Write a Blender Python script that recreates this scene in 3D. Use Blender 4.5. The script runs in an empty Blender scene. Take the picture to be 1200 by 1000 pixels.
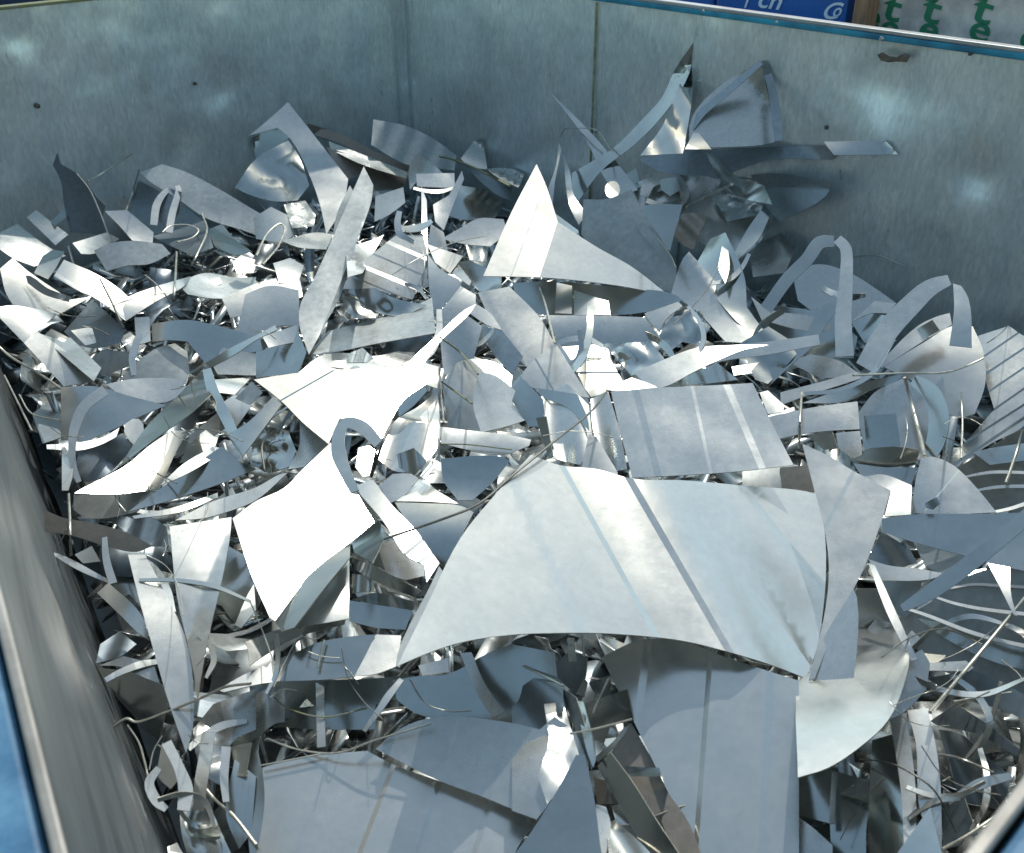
import bpy, bmesh, math, random
import numpy as np
from mathutils import Vector, Matrix, noise as mnoise

# ------------------------------------------------------------------ camera, light, exposure
SC = bpy.context.scene
COL = SC.collection
F_PX = 1220.0
PITCH = math.radians(29.8)
CAM = np.array([0.0, 0.0, 0.5])
SUN_AZ, SUN_EL = 14.0, 52.0          # degrees; azimuth clockwise from +Y

cd = bpy.data.cameras.new('camera'); cam = bpy.data.objects.new('camera', cd); COL.objects.link(cam)
cam.location = CAM.tolist(); cam.rotation_euler = (math.radians(90) - PITCH, 0, 0)
cd.sensor_width = 36.0; cd.lens = F_PX / 1200 * 36.0; cd.clip_start = 0.02; cd.clip_end = 400
cd.dof.use_dof = True; cd.dof.focus_distance = 2.2; cd.dof.aperture_fstop = 9.0
SC.camera = cam

world = bpy.data.worlds.new('World'); SC.world = world; world.use_nodes = True
wn = world.node_tree
bg = wn.nodes['Background']; bg.inputs['Strength'].default_value = 0.15
sky = wn.nodes.new('ShaderNodeTexSky'); sky.sky_type = 'NISHITA'; sky.sun_disc = False
sky.sun_elevation = math.radians(SUN_EL); sky.sun_rotation = math.radians(SUN_AZ)
sky.air_density = 1.0; sky.dust_density = 0.9; sky.ozone_density = 0.8
tint = wn.nodes.new('ShaderNodeMix'); tint.data_type = 'RGBA'; tint.blend_type = 'MULTIPLY'; tint.inputs[0].default_value = 1.0
tint.inputs[7].default_value = (1.09, 1.07, 0.84, 1)       # hazy summer sky, less violet
wn.links.new(sky.outputs[0], tint.inputs[6]); wn.links.new(tint.outputs[2], bg.inputs['Color'])

sd = bpy.data.lights.new('sun', 'SUN'); sd.energy = 2.0; sd.angle = math.radians(0.55); sd.color = (1.0, 0.965, 0.91)
sun = bpy.data.objects.new('sun', sd); COL.objects.link(sun)
SUNV = np.array([math.sin(math.radians(SUN_AZ)) * math.cos(math.radians(SUN_EL)),
                 math.cos(math.radians(SUN_AZ)) * math.cos(math.radians(SUN_EL)), math.sin(math.radians(SUN_EL))])
sun.rotation_euler = Vector(SUNV.tolist()).to_track_quat('Z', 'Y').to_euler()
SC.view_settings.view_transform = 'Standard'; SC.view_settings.look = 'None'
SC.view_settings.exposure = 0.50; SC.view_settings.gamma = 1.0; SC.view_settings.use_curve_mapping = False
SC.cycles.sample_clamp_indirect = 6.0
SC.cycles.max_bounces = 8; SC.cycles.glossy_bounces = 6

# ------------------------------------------------------------------ view geometry (measuring the photograph)
FW = np.array([0, math.cos(PITCH), -math.sin(PITCH)]); UP = np.array([0, math.sin(PITCH), math.cos(PITCH)]); RT = np.array([1.0, 0, 0])
def ray(x, y):
    x = np.asarray(x, float); y = np.asarray(y, float)
    return FW + ((x - 600) / F_PX)[..., None] * RT - ((y - 500) / F_PX)[..., None] * UP
def on_z(x, y, z=0.0):
    d = ray(x, y); return CAM + d * ((z - CAM[2]) / d[2])
def on_plane(x, y, p, n):
    d = ray(x, y); return CAM + d * (((p - CAM) @ n) / (d @ n))

# ------------------------------------------------------------------ helpers
def tag(o, label=None, cat=None, group=None, kind=None):
    if label: o['label'] = label
    if cat: o['category'] = cat
    if group: o['group'] = group
    if kind: o['kind'] = kind
    return o
def empty(name, loc=(0, 0, 0)):
    o = bpy.data.objects.new(name, None); o.empty_display_size = 0.1; COL.objects.link(o); o.location = loc
    return o
def mesh_obj(name, verts, faces, mats, fm=None, parent=None, smooth=None, loc=None):
    me = bpy.data.meshes.new(name)
    if loc is not None: verts = [(v[0]-loc[0], v[1]-loc[1], v[2]-loc[2]) for v in verts]
    me.from_pydata([tuple(float(c) for c in v) for v in verts], [], faces)
    for m in (mats if isinstance(mats, (list, tuple)) else [mats]): me.materials.append(m)
    if fm is not None: me.polygons.foreach_set('material_index', fm)
    if smooth is not None:
        me.polygons.foreach_set('use_smooth', [True] * len(me.polygons))
        me.set_sharp_from_angle(angle=math.radians(smooth))
    me.update()
    o = bpy.data.objects.new(name, me); COL.objects.link(o)
    if loc is not None: o.location = [float(c) for c in loc]
    if parent is not None: o.parent = parent
    return o
def box(V, Fc, o, ax, ay, az):
    """box from corner o with edge vectors ax, ay, az appended to V, Fc"""
    b = len(V); o = np.array(o, float)
    for k in ((0,0,0),(1,0,0),(1,1,0),(0,1,0),(0,0,1),(1,0,1),(1,1,1),(0,1,1)):
        V.append(o + k[0]*np.array(ax) + k[1]*np.array(ay) + k[2]*np.array(az))
    for f in ((0,3,2,1),(4,5,6,7),(0,1,5,4),(1,2,6,5),(2,3,7,6),(3,0,4,7)): Fc.append([b+i for i in f])

# ------------------------------------------------------------------ materials
def node(nt, typ, **kw):
    n = nt.nodes.new(typ)
    for k, v in kw.items():
        if k in n.inputs: n.inputs[k].default_value = v
        else: setattr(n, k, v)
    return n
def zinc(name, base, rough=0.38, metal=0.9, spangle=0.10, warp=0.25, streak=0.08, dirt=0.0, stretch=(1, 1, 1), tint2=None, vary=0.10, rot=0.0, spec=0.5):
    m = bpy.data.materials.new(name); m.use_nodes = True; nt = m.node_tree; L = nt.links
    p = nt.nodes['Principled BSDF']; p.inputs['Metallic'].default_value = metal; p.inputs['Specular IOR Level'].default_value = spec
    tc = node(nt, 'ShaderNodeTexCoord')
    oi = node(nt, 'ShaderNodeObjectInfo')
    mp = node(nt, 'ShaderNodeMapping'); mp.inputs['Scale'].default_value = stretch
    add = node(nt, 'ShaderNodeVectorMath', operation='ADD')
    cmb = node(nt, 'ShaderNodeCombineXYZ')
    mul = node(nt, 'ShaderNodeMath', operation='MULTIPLY'); mul.inputs[1].default_value = 37.0
    L.new(oi.outputs['Random'], mul.inputs[0])
    for k in range(3): L.new(mul.outputs[0], cmb.inputs[k])
    L.new(tc.outputs['Object'], add.inputs[0]); L.new(cmb.outputs[0], add.inputs[1]); m0 = node(nt, 'ShaderNodeMapping'); m0.inputs['Rotation'].default_value = (0, 0, rot)
    L.new(add.outputs[0], m0.inputs[0]); L.new(m0.outputs[0], mp.inputs[0])
    n1 = node(nt, 'ShaderNodeTexNoise', Scale=7.0, Detail=3.0, Roughness=0.5); L.new(mp.outputs[0], n1.inputs['Vector'])
    n2 = node(nt, 'ShaderNodeTexVoronoi', Scale=90.0); L.new(mp.outputs[0], n2.inputs['Vector'])
    n3 = node(nt, 'ShaderNodeTexNoise', Scale=60.0, Detail=4.0, Roughness=0.7); L.new(mp.outputs[0], n3.inputs['Vector'])
    # value factor
    def mr(src, lo, hi, a=0.3, b=0.7):
        r = node(nt, 'ShaderNodeMapRange'); r.inputs[1].default_value = a; r.inputs[2].default_value = b
        r.inputs[3].default_value = lo; r.inputs[4].default_value = hi; L.new(src, r.inputs[0]); return r.outputs[0]
    def mm(a, b, op='MULTIPLY'):
        q = node(nt, 'ShaderNodeMath', operation=op); L.new(a, q.inputs[0])
        if isinstance(b, float): q.inputs[1].default_value = b
        else: L.new(b, q.inputs[1])
        return q.outputs[0]
    sep = node(nt, 'ShaderNodeSeparateColor'); L.new(n2.outputs['Color'], sep.inputs[0])
    v = mm(mr(n1.outputs['Fac'], 1 - streak * 1.6, 1 + streak), mr(sep.outputs[0], 1 - spangle, 1 + spangle, 0.0, 1.0))
    v = mm(v, mr(n3.outputs['Fac'], 1 - streak, 1 + streak))
    v = mm(v, mr(oi.outputs['Random'], 1 - vary, 1 + vary, 0.0, 1.0))
    mix = node(nt, 'ShaderNodeMix', data_type='RGBA'); mix.inputs[6].default_value = (*base, 1)
    t2 = tint2 or tuple(c * 0.93 for c in base); mix.inputs[7].default_value = (*t2, 1)
    L.new(mr(n1.outputs['Fac'], 0.0, 1.0, 0.4, 0.65), mix.inputs[0])
    hsv = node(nt, 'ShaderNodeVectorMath', operation='SCALE'); L.new(mix.outputs[2], hsv.inputs[0]); L.new(v, hsv.inputs['Scale'])
    col = hsv.outputs[0]
    if dirt > 0:
        nd = node(nt, 'ShaderNodeTexNoise', Scale=2.6, Detail=8.0, Roughness=0.68); L.new(mp.outputs[0], nd.inputs['Vector'])
        mx = node(nt, 'ShaderNodeMix', data_type='RGBA'); mx.inputs[7].default_value = (0.16, 0.15, 0.12, 1)
        L.new(mr(nd.outputs['Fac'], 0.0, dirt, 0.48, 0.72), mx.inputs[0]); L.new(col, mx.inputs[6]); col = mx.outputs[2]
    L.new(col, p.inputs['Base Color'])
    rr = mm(mr(n1.outputs['Fac'], rough - 0.04, rough + 0.05), mr(n3.outputs['Fac'], 0.94, 1.08))
    L.new(rr, p.inputs['Roughness'])
    nb = node(nt, 'ShaderNodeTexNoise', Scale=3.2, Detail=2.0, Roughness=0.45); L.new(add.outputs[0], nb.inputs['Vector'])
    b1 = node(nt, 'ShaderNodeBump', Strength=warp, Distance=0.05); L.new(nb.outputs['Fac'], b1.inputs['Height'])
    b2 = node(nt, 'ShaderNodeBump', Strength=0.10, Distance=0.0012); L.new(n3.outputs['Fac'], b2.inputs['Height']); L.new(b1.outputs[0], b2.inputs['Normal'])
    L.new(b2.outputs[0], p.inputs['Normal'])
    return m
def paint(name, base, rough=0.5, metal=0.0, amp=0.15, scale=12.0, base2=None, stretch=(1, 1, 1), lo=0.35, hi=0.65):
    m = bpy.data.materials.new(name); m.use_nodes = True; nt = m.node_tree; L = nt.links
    p = nt.nodes['Principled BSDF']; p.inputs['Metallic'].default_value = metal; p.inputs['Roughness'].default_value = rough
    tc = node(nt, 'ShaderNodeTexCoord'); mp = node(nt, 'ShaderNodeMapping'); mp.inputs['Scale'].default_value = stretch
    n = node(nt, 'ShaderNodeTexNoise', Scale=scale, Detail=7.0, Roughness=0.65)
    L.new(tc.outputs['Object'], mp.inputs[0]); L.new(mp.outputs[0], n.inputs['Vector'])
    r = node(nt, 'ShaderNodeMapRange'); r.inputs[1].default_value = lo; r.inputs[2].default_value = hi; L.new(n.outputs['Fac'], r.inputs[0])
    mx = node(nt, 'ShaderNodeMix', data_type='RGBA'); mx.inputs[6].default_value = (*[c * (1 - amp) for c in base], 1)
    mx.inputs[7].default_value = (*(base2 or [min(1, c * (1 + amp)) for c in base]), 1)
    L.new(r.outputs[0], mx.inputs[0]); L.new(mx.outputs[2], p.inputs['Base Color'])
    b = node(nt, 'ShaderNodeBump', Strength=0.2, Distance=0.002); L.new(n.outputs['Fac'], b.inputs['Height']); L.new(b.outputs[0], p.inputs['Normal'])
    return m

M = {
 'z': zinc('zinc_sheet', (0.64, 0.655, 0.63), 0.27, 0.82, 0.03, 0.42, streak=0.05),
 's': zinc('smooth_zinc', (0.62, 0.64, 0.62), 0.21, 0.80, 0.02, 0.18, streak=0.035),
 'g': zinc('dull_zinc', (0.48, 0.51, 0.50), 0.42, 0.80, 0.07, 0.4, streak=0.10, dirt=0.2),
 'b': zinc('blue_tinted_steel', (0.53, 0.56, 0.54), 0.15, 0.95, 0.02, 0.7, streak=0.04),
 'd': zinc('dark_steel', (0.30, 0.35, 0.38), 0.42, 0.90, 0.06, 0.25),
 'n': zinc('brown_coated_steel', (0.33, 0.30, 0.26), 0.45, 0.7, 0.05, 0.2, streak=0.12, dirt=0.25),
 'w': zinc('galvanised_wall', (0.80, 0.89, 0.90), 0.32, 0.62, 0.07, 0.5, streak=0.10, dirt=0.22, stretch=(1.4, 1.4, 0.5), tint2=(0.58, 0.67, 0.70), vary=0.0),
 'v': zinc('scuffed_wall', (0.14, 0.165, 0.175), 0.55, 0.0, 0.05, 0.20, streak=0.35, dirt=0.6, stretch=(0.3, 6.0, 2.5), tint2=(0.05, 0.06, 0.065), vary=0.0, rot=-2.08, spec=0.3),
 'edge': paint('cut_edge', (0.42, 0.40, 0.32), 0.4, 0.7, 0.35, 25.0),
 'wire': paint('wire_metal', (0.55, 0.54, 0.47), 0.35, 0.85, 0.25, 30.0),
 'wired': paint('dark_wire_metal', (0.16, 0.16, 0.14), 0.45, 0.7, 0.3, 30.0),
 'blue': paint('blue_paint', (0.02, 0.15, 0.32), 0.5, 0.0, 0.3, 14.0, (0.12, 0.30, 0.46)),
 'cream': paint('worn_rim_metal', (0.28, 0.27, 0.25), 0.45, 0.4, 0.25, 14.0),
 'strip_blue': paint('blue_rim_paint', (0.01, 0.17, 0.33), 0.4, 0.0, 0.5, 5.0, (0.02, 0.30, 0.46)),
 'pale': paint('pale_rim_metal', (0.32, 0.34, 0.35), 0.45, 0.3, 0.2, 8.0),
 'rust': paint('rust', (0.13, 0.11, 0.09), 0.85, 0.0, 0.4, 40.0),
 'moss': paint('dirty_yellow_paint', (0.30, 0.32, 0.10), 0.7, 0.0, 0.4, 30.0, (0.20, 0.22, 0.18)),
}
# ------------------------------------------------------------------ the yard
ground_m = paint('yard_concrete', (0.20, 0.20, 0.19), 0.85, 0.0, 0.25, 1.5)
g = 60.0
go = mesh_obj('ground', [(-g,-g,-1.42),(g,-g,-1.42),(g,g,-1.42),(-g,g,-1.42)], [(0,1,2,3)], ground_m)
tag(go, kind='structure')

# ------------------------------------------------------------------ the container
def isect(p, q, r, s):
    A = np.array([q[:2]-p[:2], -(s[:2]-r[:2])]).T; t = np.linalg.solve(A, (r-p)[:2]); return p + (q-p)*t[0]
K_ = on_z(468, -37); A0 = on_z(0, 12); B1 = on_z(1200, 62)
c0 = on_z(0, 700); c1 = on_z(75, 1000); d0 = on_z(1200, 925); d1 = on_z(1143, 1000)
P_AC = isect(K_, A0, c0, c1); P_BD = isect(K_, B1, d0, d1); P_CD = isect(c0, c1, d0, d1)
CENT = (K_ + P_AC + P_BD + P_CD) / 4
cont = empty('scrap_container', (CENT[0], CENT[1], -1.40))
tag(cont, 'large open galvanised steel container with blue painted rims, heaped with sheet metal scrap', 'container')
LOC0 = np.array([CENT[0], CENT[1], -1.40])
def child(name, V, Fc, mats, fm=None, smooth=None, parent=cont, pl=LOC0):
    V = [np.array(v) - pl for v in V]
    return mesh_obj(name, V, Fc, mats, fm, parent, smooth)
def inward(p, q):
    d = (q-p)[:2]; n = np.array([-d[1], d[0], 0]) / np.linalg.norm(d)
    if (CENT-p)[:2] @ n[:2] < 0: n = -n
    return n
rnd = random.Random(5)
def wall(p, q, mat, lean=0.0, dents=(), bend=0.0, seed=1, nu=150, nv=44, depth=1.32):
    """inner face as a fine grid with dents, some added to imitate light patches, slab behind it; lean = how far the foot comes in at 1 m down"""
    n = inward(p, q); L_ = np.linalg.norm(q-p); e = (q-p)/L_
    V, Fc = [], []
    for j in range(nv+1):
        z = -depth*j/nv
        for i in range(nu+1):
            s = L_*i/nu
            off = lean*(-z)
            off += 0.011*mnoise.noise(Vector((s*1.6+seed*9, z*1.4, seed)))*min(1, j/4) + 0.002*mnoise.noise(Vector((s*6+seed, z*5, seed)))*min(1, j/4)
            for (ds, dz, sg, am) in dents:
                r2 = ((s-ds)**2 + (z-dz)**2)/sg**2
                if r2 < 12: off += am*math.exp(-r2/2)
            V.append(p + e*s + np.array([0, 0, z]) + n*off)
    w = nu+1
    flip = np.cross(e, np.array([0, 0, -1])) @ n < 0
    for j in range(nv):
        for i in range(nu):
            f = [j*w+i, j*w+i+1, (j+1)*w+i+1, (j+1)*w+i]
            Fc.append(f[::-1] if flip else f)
    return child('wall_panel', V, Fc, mat, smooth=60), n, e, L_
def slab(p, q, n, lean, mat, t=0.03):
    V, Fc = [], []
    o = p - n*t; e = q-p
    b = len(V)
    for k in (0, 1):
        for (a, z) in ((0.042, -0.036), (t+0.03, -0.036)):
            V.append(p + e*k - n*a + np.array([0,0,z]))
            V.append(p + e*k - n*a + n*(lean*1.32) + np.array([0,0,-1.34]))
    Fc = [(0,1,5,4),(2,6,7,3),(0,4,6,2),(1,3,7,5),(0,2,3,1),(4,5,7,6)]
    return child('outer_skin', V, Fc, mat)
def rail(name, p, q, n, lo, hi, zl, zh, mat, ext=0.0):
    """bar along the wall from offset lo to hi (positive = inside), heights zl..zh"""
    e = (q-p)/np.linalg.norm(q-p)
    V, Fc = [], []
    box(V, Fc, p - e*ext + n*lo + np.array([0,0,zl]), (q-p) + 2*e*ext, n*(hi-lo), (0, 0, zh-zl))
    o = child(name, V, Fc, mat)
    bv = o.modifiers.new('soft', 'BEVEL'); bv.width = min(hi-lo, zh-zl)*0.25; bv.segments = 2
    return o
def wall_st(p, q, x, y):
    """length along and height of the wall point seen at a photo pixel"""
    n = inward(p, q); P = on_plane(x, y, p, n); return float((P-p) @ ((q-p)/np.linalg.norm(q-p))), float(P[2])

dB = []  # deep dents added to imitate light patches thrown on the right back wall
for (x, y, sg, am) in ((1045, 95, .085, -.034), (1060, 72, .03, .006), (1148, 205, .055, -.024), (1142, 240, .04, .006), (700, 180, .05, -.012), (1110, 300, .08, .006), (960, 120, .10, .008), (600, 80, .12, .006)):
    s, z = wall_st(K_, B1, x, y); dB.append((s, z, sg, am))
dA = []  # small hollows here stand in for reflected light spots on the left back wall
for (x, y, sg, am) in ((22, 42, .04, -.014), (256, 104, .05, -.015), (207, 182, .04, -.013), (120, 120, .12, .007), (350, 60, .12, -.006), (40, 160, .1, -.006)):
    s, z = wall_st(K_, P_AC, x, y); dA.append((s, z, sg, am))
dC = [(rnd.uniform(.3, 3.2), rnd.uniform(-.6, -.05), rnd.uniform(.03, .09), rnd.uniform(-.006, .006)) for _ in range(60)]
wB, nB, eB, LB = wall(K_, P_BD, M['w'], 0.0, dB, seed=1)
wA, nA, eA, LA = wall(K_, P_AC, M['w'], 0.0, dA, seed=2)
cl = on_z(190, 1000, -0.7); nC0 = inward(P_CD, P_AC)
leanC = float(((cl - c1) @ nC0) / 0.7)
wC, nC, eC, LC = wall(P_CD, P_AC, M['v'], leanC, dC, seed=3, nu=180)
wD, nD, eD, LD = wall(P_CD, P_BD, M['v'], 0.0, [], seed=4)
for (p, q, n, l) in ((K_, P_BD, nB, 0), (K_, P_AC, nA, 0), (P_CD, P_AC, nC, leanC), (P_CD, P_BD, nD, 0)): slab(p, q, n, l, M['blue'])
# floor
fl = child('floor_panel', [P_CD*[1,1,0]+[0,0,-1.31], P_BD*[1,1,0]+[0,0,-1.31], K_*[1,1,0]+[0,0,-1.31], P_AC*[1,1,0]+[0,0,-1.31]], [(0,1,2,3)], M['d'])
# rims: pale top bead and blue lip on the right back wall, dirty edge on the left one
rail('rim_bead', K_, P_BD, nB, -0.034, 0.005, 0.000, 0.011, M['pale'], 0.0)
rail('rim_lip', K_, P_BD, nB, -0.010, 0.010, -0.018, -0.001, M['strip_blue'])
rail('rim_bead', K_, P_AC, nA, -0.035, 0.006, 0.000, 0.010, M['moss'])
rail('rim_bead', P_CD, P_AC, nC, -0.006, 0.002, 0.000, 0.008, M['cream'])
rail('rim_flange', P_CD, P_AC, nC, -0.30, -0.007, -0.03, -0.002, M['blue'])
rail('rim_bead', P_CD, P_BD, nD, -0.006, 0.003, 0.000, 0.008, M['cream'])
rail('rim_flange', P_CD, P_BD, nD, -0.10, -0.007, -0.03, -0.002, M['blue'])
# corner weld, seams with sealant, rivets, the torn slot
def upright(name, p, q, x, y, w, t, mat, z0=-1.25, z1=-0.024):
    s, z = wall_st(p, q, x, y); n = inward(p, q); e = (q-p)/np.linalg.norm(q-p)
    V, Fc = [], []; box(V, Fc, p + e*(s-w/2) + n*0.004*0 + np.array([0,0,z0]), e*w, n*(t+0.006), (0,0,z1-z0)); return child(name, V, Fc, mat)
sealm = paint('old_sealant', (0.26, 0.28, 0.18), 0.7, 0.0, 0.4, 40.0)
upright('seam_bead', K_, P_BD, 698, 60, 0.0035, 0.003, sealm)
upright('seam_bead', K_, P_BD, 814, 60, 0.005, 0.004, M['w'])
V, Fc = [], []
mid = K_ + nB*0.0 + nA*0.0
for k, (o, w_) in enumerate(((0.0, .03), (.05, .012))):
    box(V, Fc, K_ + eB*(0.01+o) + np.array([0,0,-1.25]), eB*w_, nB*0.013, (0,0,1.226))
    box(V, Fc, K_ + eA*(0.014+o) + np.array([0,0,-1.25]), eA*w_, nA*0.0125, (0,0,1.24))
cw = child('corner_post', V, Fc, M['w'])
for (x, y, r) in ((826, 13, .006), (912, 26, .006), (1035, 45, .008), (1138, 63, .005), (970, 149, .007), (698, 153, .007), (820, 95, .005), (43, 124, .009), (228, 98, .006)):
    p, q = (K_, P_BD) if x > 470 else (K_, P_AC)
    n = inward(p, q); P = on_plane(x, y, p, n); e = (q-p)/np.linalg.norm(q-p)
    V, Fc = [], []; ns = 10
    for (rr, h) in ((r, -.004), (r, 0.009), (r*.55, 0.0125)):
        for k in range(ns): V.append(P + e*rr*math.cos(2*math.pi*k/ns) + np.array([0,0,1])*rr*math.sin(2*math.pi*k/ns) + n*h)
    for j in (0, 1):
        for k in range(ns): Fc.append([j*ns+k, j*ns+(k+1)%ns, (j+1)*ns+(k+1)%ns, (j+1)*ns+k])
    Fc.append(list(range(2*ns, 3*ns)))
    child('rivet', V, Fc, M['rust'] if (x in (970, 43, 228, 1138)) else M['s'], smooth=40)
# torn rusty slot near the top of the right back wall
V, Fc = [], []
Ps = [on_plane(x, y, K_, nB) for x, y in ((1029, 64), (1036, 61), (1043, 66), (1054, 67), (1062, 62), (1068, 65), (1064, 73), (1052, 72), (1042, 73), (1033, 71))]
b = [P + nB*0.005 for P in Ps]; c = sum(Ps)/len(Ps)
tp = [P + (c-P)*0.25 + nB*0.011 for P in Ps]; V = b + tp; k_ = len(Ps)
for i in range(k_): Fc.append([i, (i+1)%k_, k_+(i+1)%k_, k_+i])
Fc.append(list(range(k_, 2*k_)))
child('torn_slot', V, Fc, M['rust'])

# ------------------------------------------------------------------ what stands beyond the rim
def behind(x, y, gap):      # point seen at pixel on a vertical plane `gap` behind the right back wall
    return on_plane(x, y, K_ - nB*gap, nB)
def block(name, x0, x1, gap, depth, ztop, mat, label, cat, inset=0.0):
    a = behind(x0, 10, gap); b_ = behind(x1, 10, gap)
    o = np.array([a[0], a[1], -1.42]); root = empty(name, o)
    V, Fc = [], []; box(V, Fc, (0,0,0), ((b_-a)[0], (b_-a)[1], 0), -nB*depth, (0,0,ztop+1.42))
    ob = mesh_obj('body', V, Fc, mat, parent=root); bv = ob.modifiers.new('soft', 'BEVEL'); bv.width = .012; bv.segments = 2
    tag(root, label, cat); return root, o, (b_-a)
crate_m = paint('blue_crate_plastic', (0.015, 0.10, 0.36), 0.4, 0.0, 0.15, 4.0)
wood_m = paint('rough_timber', (0.30, 0.17, 0.10), 0.8, 0.0, 0.3, 18.0, stretch=(4, 4, .4))
wrap_m = paint('grey_wrap_film', (0.55, 0.49, 0.46), 0.3, 0.0, 0.25, 6.0, (0.80, 0.73, 0.66), lo=.42, hi=.7)
dark_m = paint('dark_card', (0.05, 0.04, 0.04), 0.7)
white_m = paint('white_print', (0.65, 0.72, 0.80), 0.5, 0.0, 0.05)
green_m = paint('green_print', (0.01, 0.17, 0.08), 0.5, 0.0, 0.1)
navy_m = paint('navy_tarpaulin', (0.015, 0.03, 0.07), 0.6, 0.0, 0.4)
def lettering(txt, size, mat, parent, ploc, P, xdir, ndir, rot=0.0, shear=0.0, sx=1.0, extr=0.0015):
    cu = bpy.data.curves.new('print', 'FONT'); cu.body = txt; cu.size = size; cu.shear = shear; cu.extrude = extr; cu.offset = size*0.012
    cu.align_x = 'CENTER'; cu.align_y = 'CENTER'
    tmp = bpy.data.objects.new('tmp', cu); COL.objects.link(tmp)
    dg = bpy.context.evaluated_depsgraph_get(); me = bpy.data.meshes.new_from_object(tmp.evaluated_get(dg))
    bpy.data.objects.remove(tmp)
    z = np.array([0, 0, 1.0]); x = np.array(xdir); n = np.array(ndir)
    c_, s_ = math.cos(rot), math.sin(rot)
    for v in me.vertices:
        a, b2, d = v.co; a *= sx; a, b2 = a*c_-b2*s_, a*s_+b2*c_
        v.co = (x*a + z*b2 + n*d + (P - ploc)).tolist()
    me.materials.clear(); me.materials.append(mat)
    o = bpy.data.objects.new('print', me); COL.objects.link(o); o.parent = parent; return o
ex = eB
cr, cl_, _ = block('stacked_crate', 838, 993, 0.55, 0.5, 0.25, crate_m, 'bright blue crate with white handwriting standing behind the right back wall', 'crate')
cr2, c2l, _ = block('stacked_crate', 700, 836, 0.62, 0.5, 0.22, crate_m, 'plain blue crate left of the blue crate with handwriting', 'crate')
po, pl_, _ = block('timber_post', 999, 1017, 0.50, 0.08, 0.3, wood_m, 'brown timber post between the blue crate and the wrapped bale', 'post')
wr, wl, wv = block('wrapped_bale', 1019, 1420, 0.60, 0.7, 0.35, wrap_m, 'bale in grey plastic film printed with green letters behind the right back wall', 'bale')
lettering('l', .07, white_m, cr, cl_, behind(874, 2, .547), ex, nB, shear=.3)
lettering('ch', .085, white_m, cr, cl_, behind(901, 1, .547), ex, nB, shear=.3, sx=1.3)
lettering('C', .075, white_m, cr, cl_, behind(972, 14, .547), ex, nB, rot=.1, shear=.4, sx=1.3)
lettering('o', .06, white_m, cr, cl_, behind(980, 13, .547), ex, nB, rot=.1, shear=.4)
for (x, y) in ((1046, 10), (1092, 12), (1152, 12), (1212, 22)):
    lettering('t', .125, green_m, wr, wl, behind(x, y, .597), ex, nB, rot=-.15, sx=1.5)
    lettering('e', .115, green_m, wr, wl, behind(x-3, y+23, .597), ex, nB, rot=-.15, sx=1.3)
for (x, y) in ((1022, 20), (1092, -12), (1150, -14)):
    lettering('e', .115, green_m, wr, wl, behind(x, y, .597), ex, nB, rot=-.15, sx=1.3)
# dark tarpaulin-covered stack behind the left back wall
nv_p = on_plane(40, 3, K_ - nA*0.5, nA); a = on_plane(-500, 3, K_ - nA*.5, nA); b_ = on_plane(95, 3, K_ - nA*.5, nA)
tp_ = empty('covered_stack', (a[0], a[1], -1.42)); V, Fc = [], []
box(V, Fc, (0,0,0), ((b_-a)[0], (b_-a)[1], 0), -nA*.6, (0,0,1.6)); box(V, Fc, nA*.0 + np.array([0,0,1.602]), ((b_-a)[0]*1.01, (b_-a)[1]*1.01, 0), -nA*.62, (0,0,.03))
bo = mesh_obj('cover', V, Fc, navy_m, parent=tp_); bv = bo.modifiers.new('soft', 'BEVEL'); bv.width = .02; bv.segments = 2
tag(tp_, 'dark navy covered stack just showing behind the left back wall', 'stack')
# ------------------------------------------------------------------ the heap: engine
def heap(x, y):
    """height of the heap's skin above the yard plan"""
    return -0.715 + 0.13*np.exp(-(((x-0.05)/0.75)**2 + ((y-1.75)/0.8)**2)) + 0.05*np.exp(-(((x+0.55)/0.5)**2 + ((y-2.9)/0.7)**2)) + 0.05*np.exp(-(((x-.5)/.5)**2 + ((y-3.0)/.5)**2))
def depth_heap(x, y, dz=0.0):
    """forward distance at which the sight line of a photo pixel meets the heap"""
    d = ray(x, y); t = (-0.7+dz - CAM[2]) / np.minimum(d[..., 2], -0.05)
    for _ in range(4):
        P = CAM + d*t[..., None]; t = (heap(P[..., 0], P[..., 1]) + dz - CAM[2]) / np.minimum(d[..., 2], -0.05)
    tw = 1e9
    for (p, n) in ((K_, nB), (K_, nA)):
        q = ((p + n*0.03 - CAM) @ n) / (d @ n); tw = np.where(q > 0, np.minimum(tw, q), tw)
    return np.minimum(t, tw)
def t_walls(x, y, gap=0.012):
    d = ray(x, y); tw = np.full(np.shape(d)[:-1], 1e9)
    for (p, n) in ((K_, nB), (K_, nA)):
        q = ((p + n*gap - CAM) @ n) / (d @ n); tw = np.where(q > 0, np.minimum(tw, q), tw)
    return tw

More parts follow.
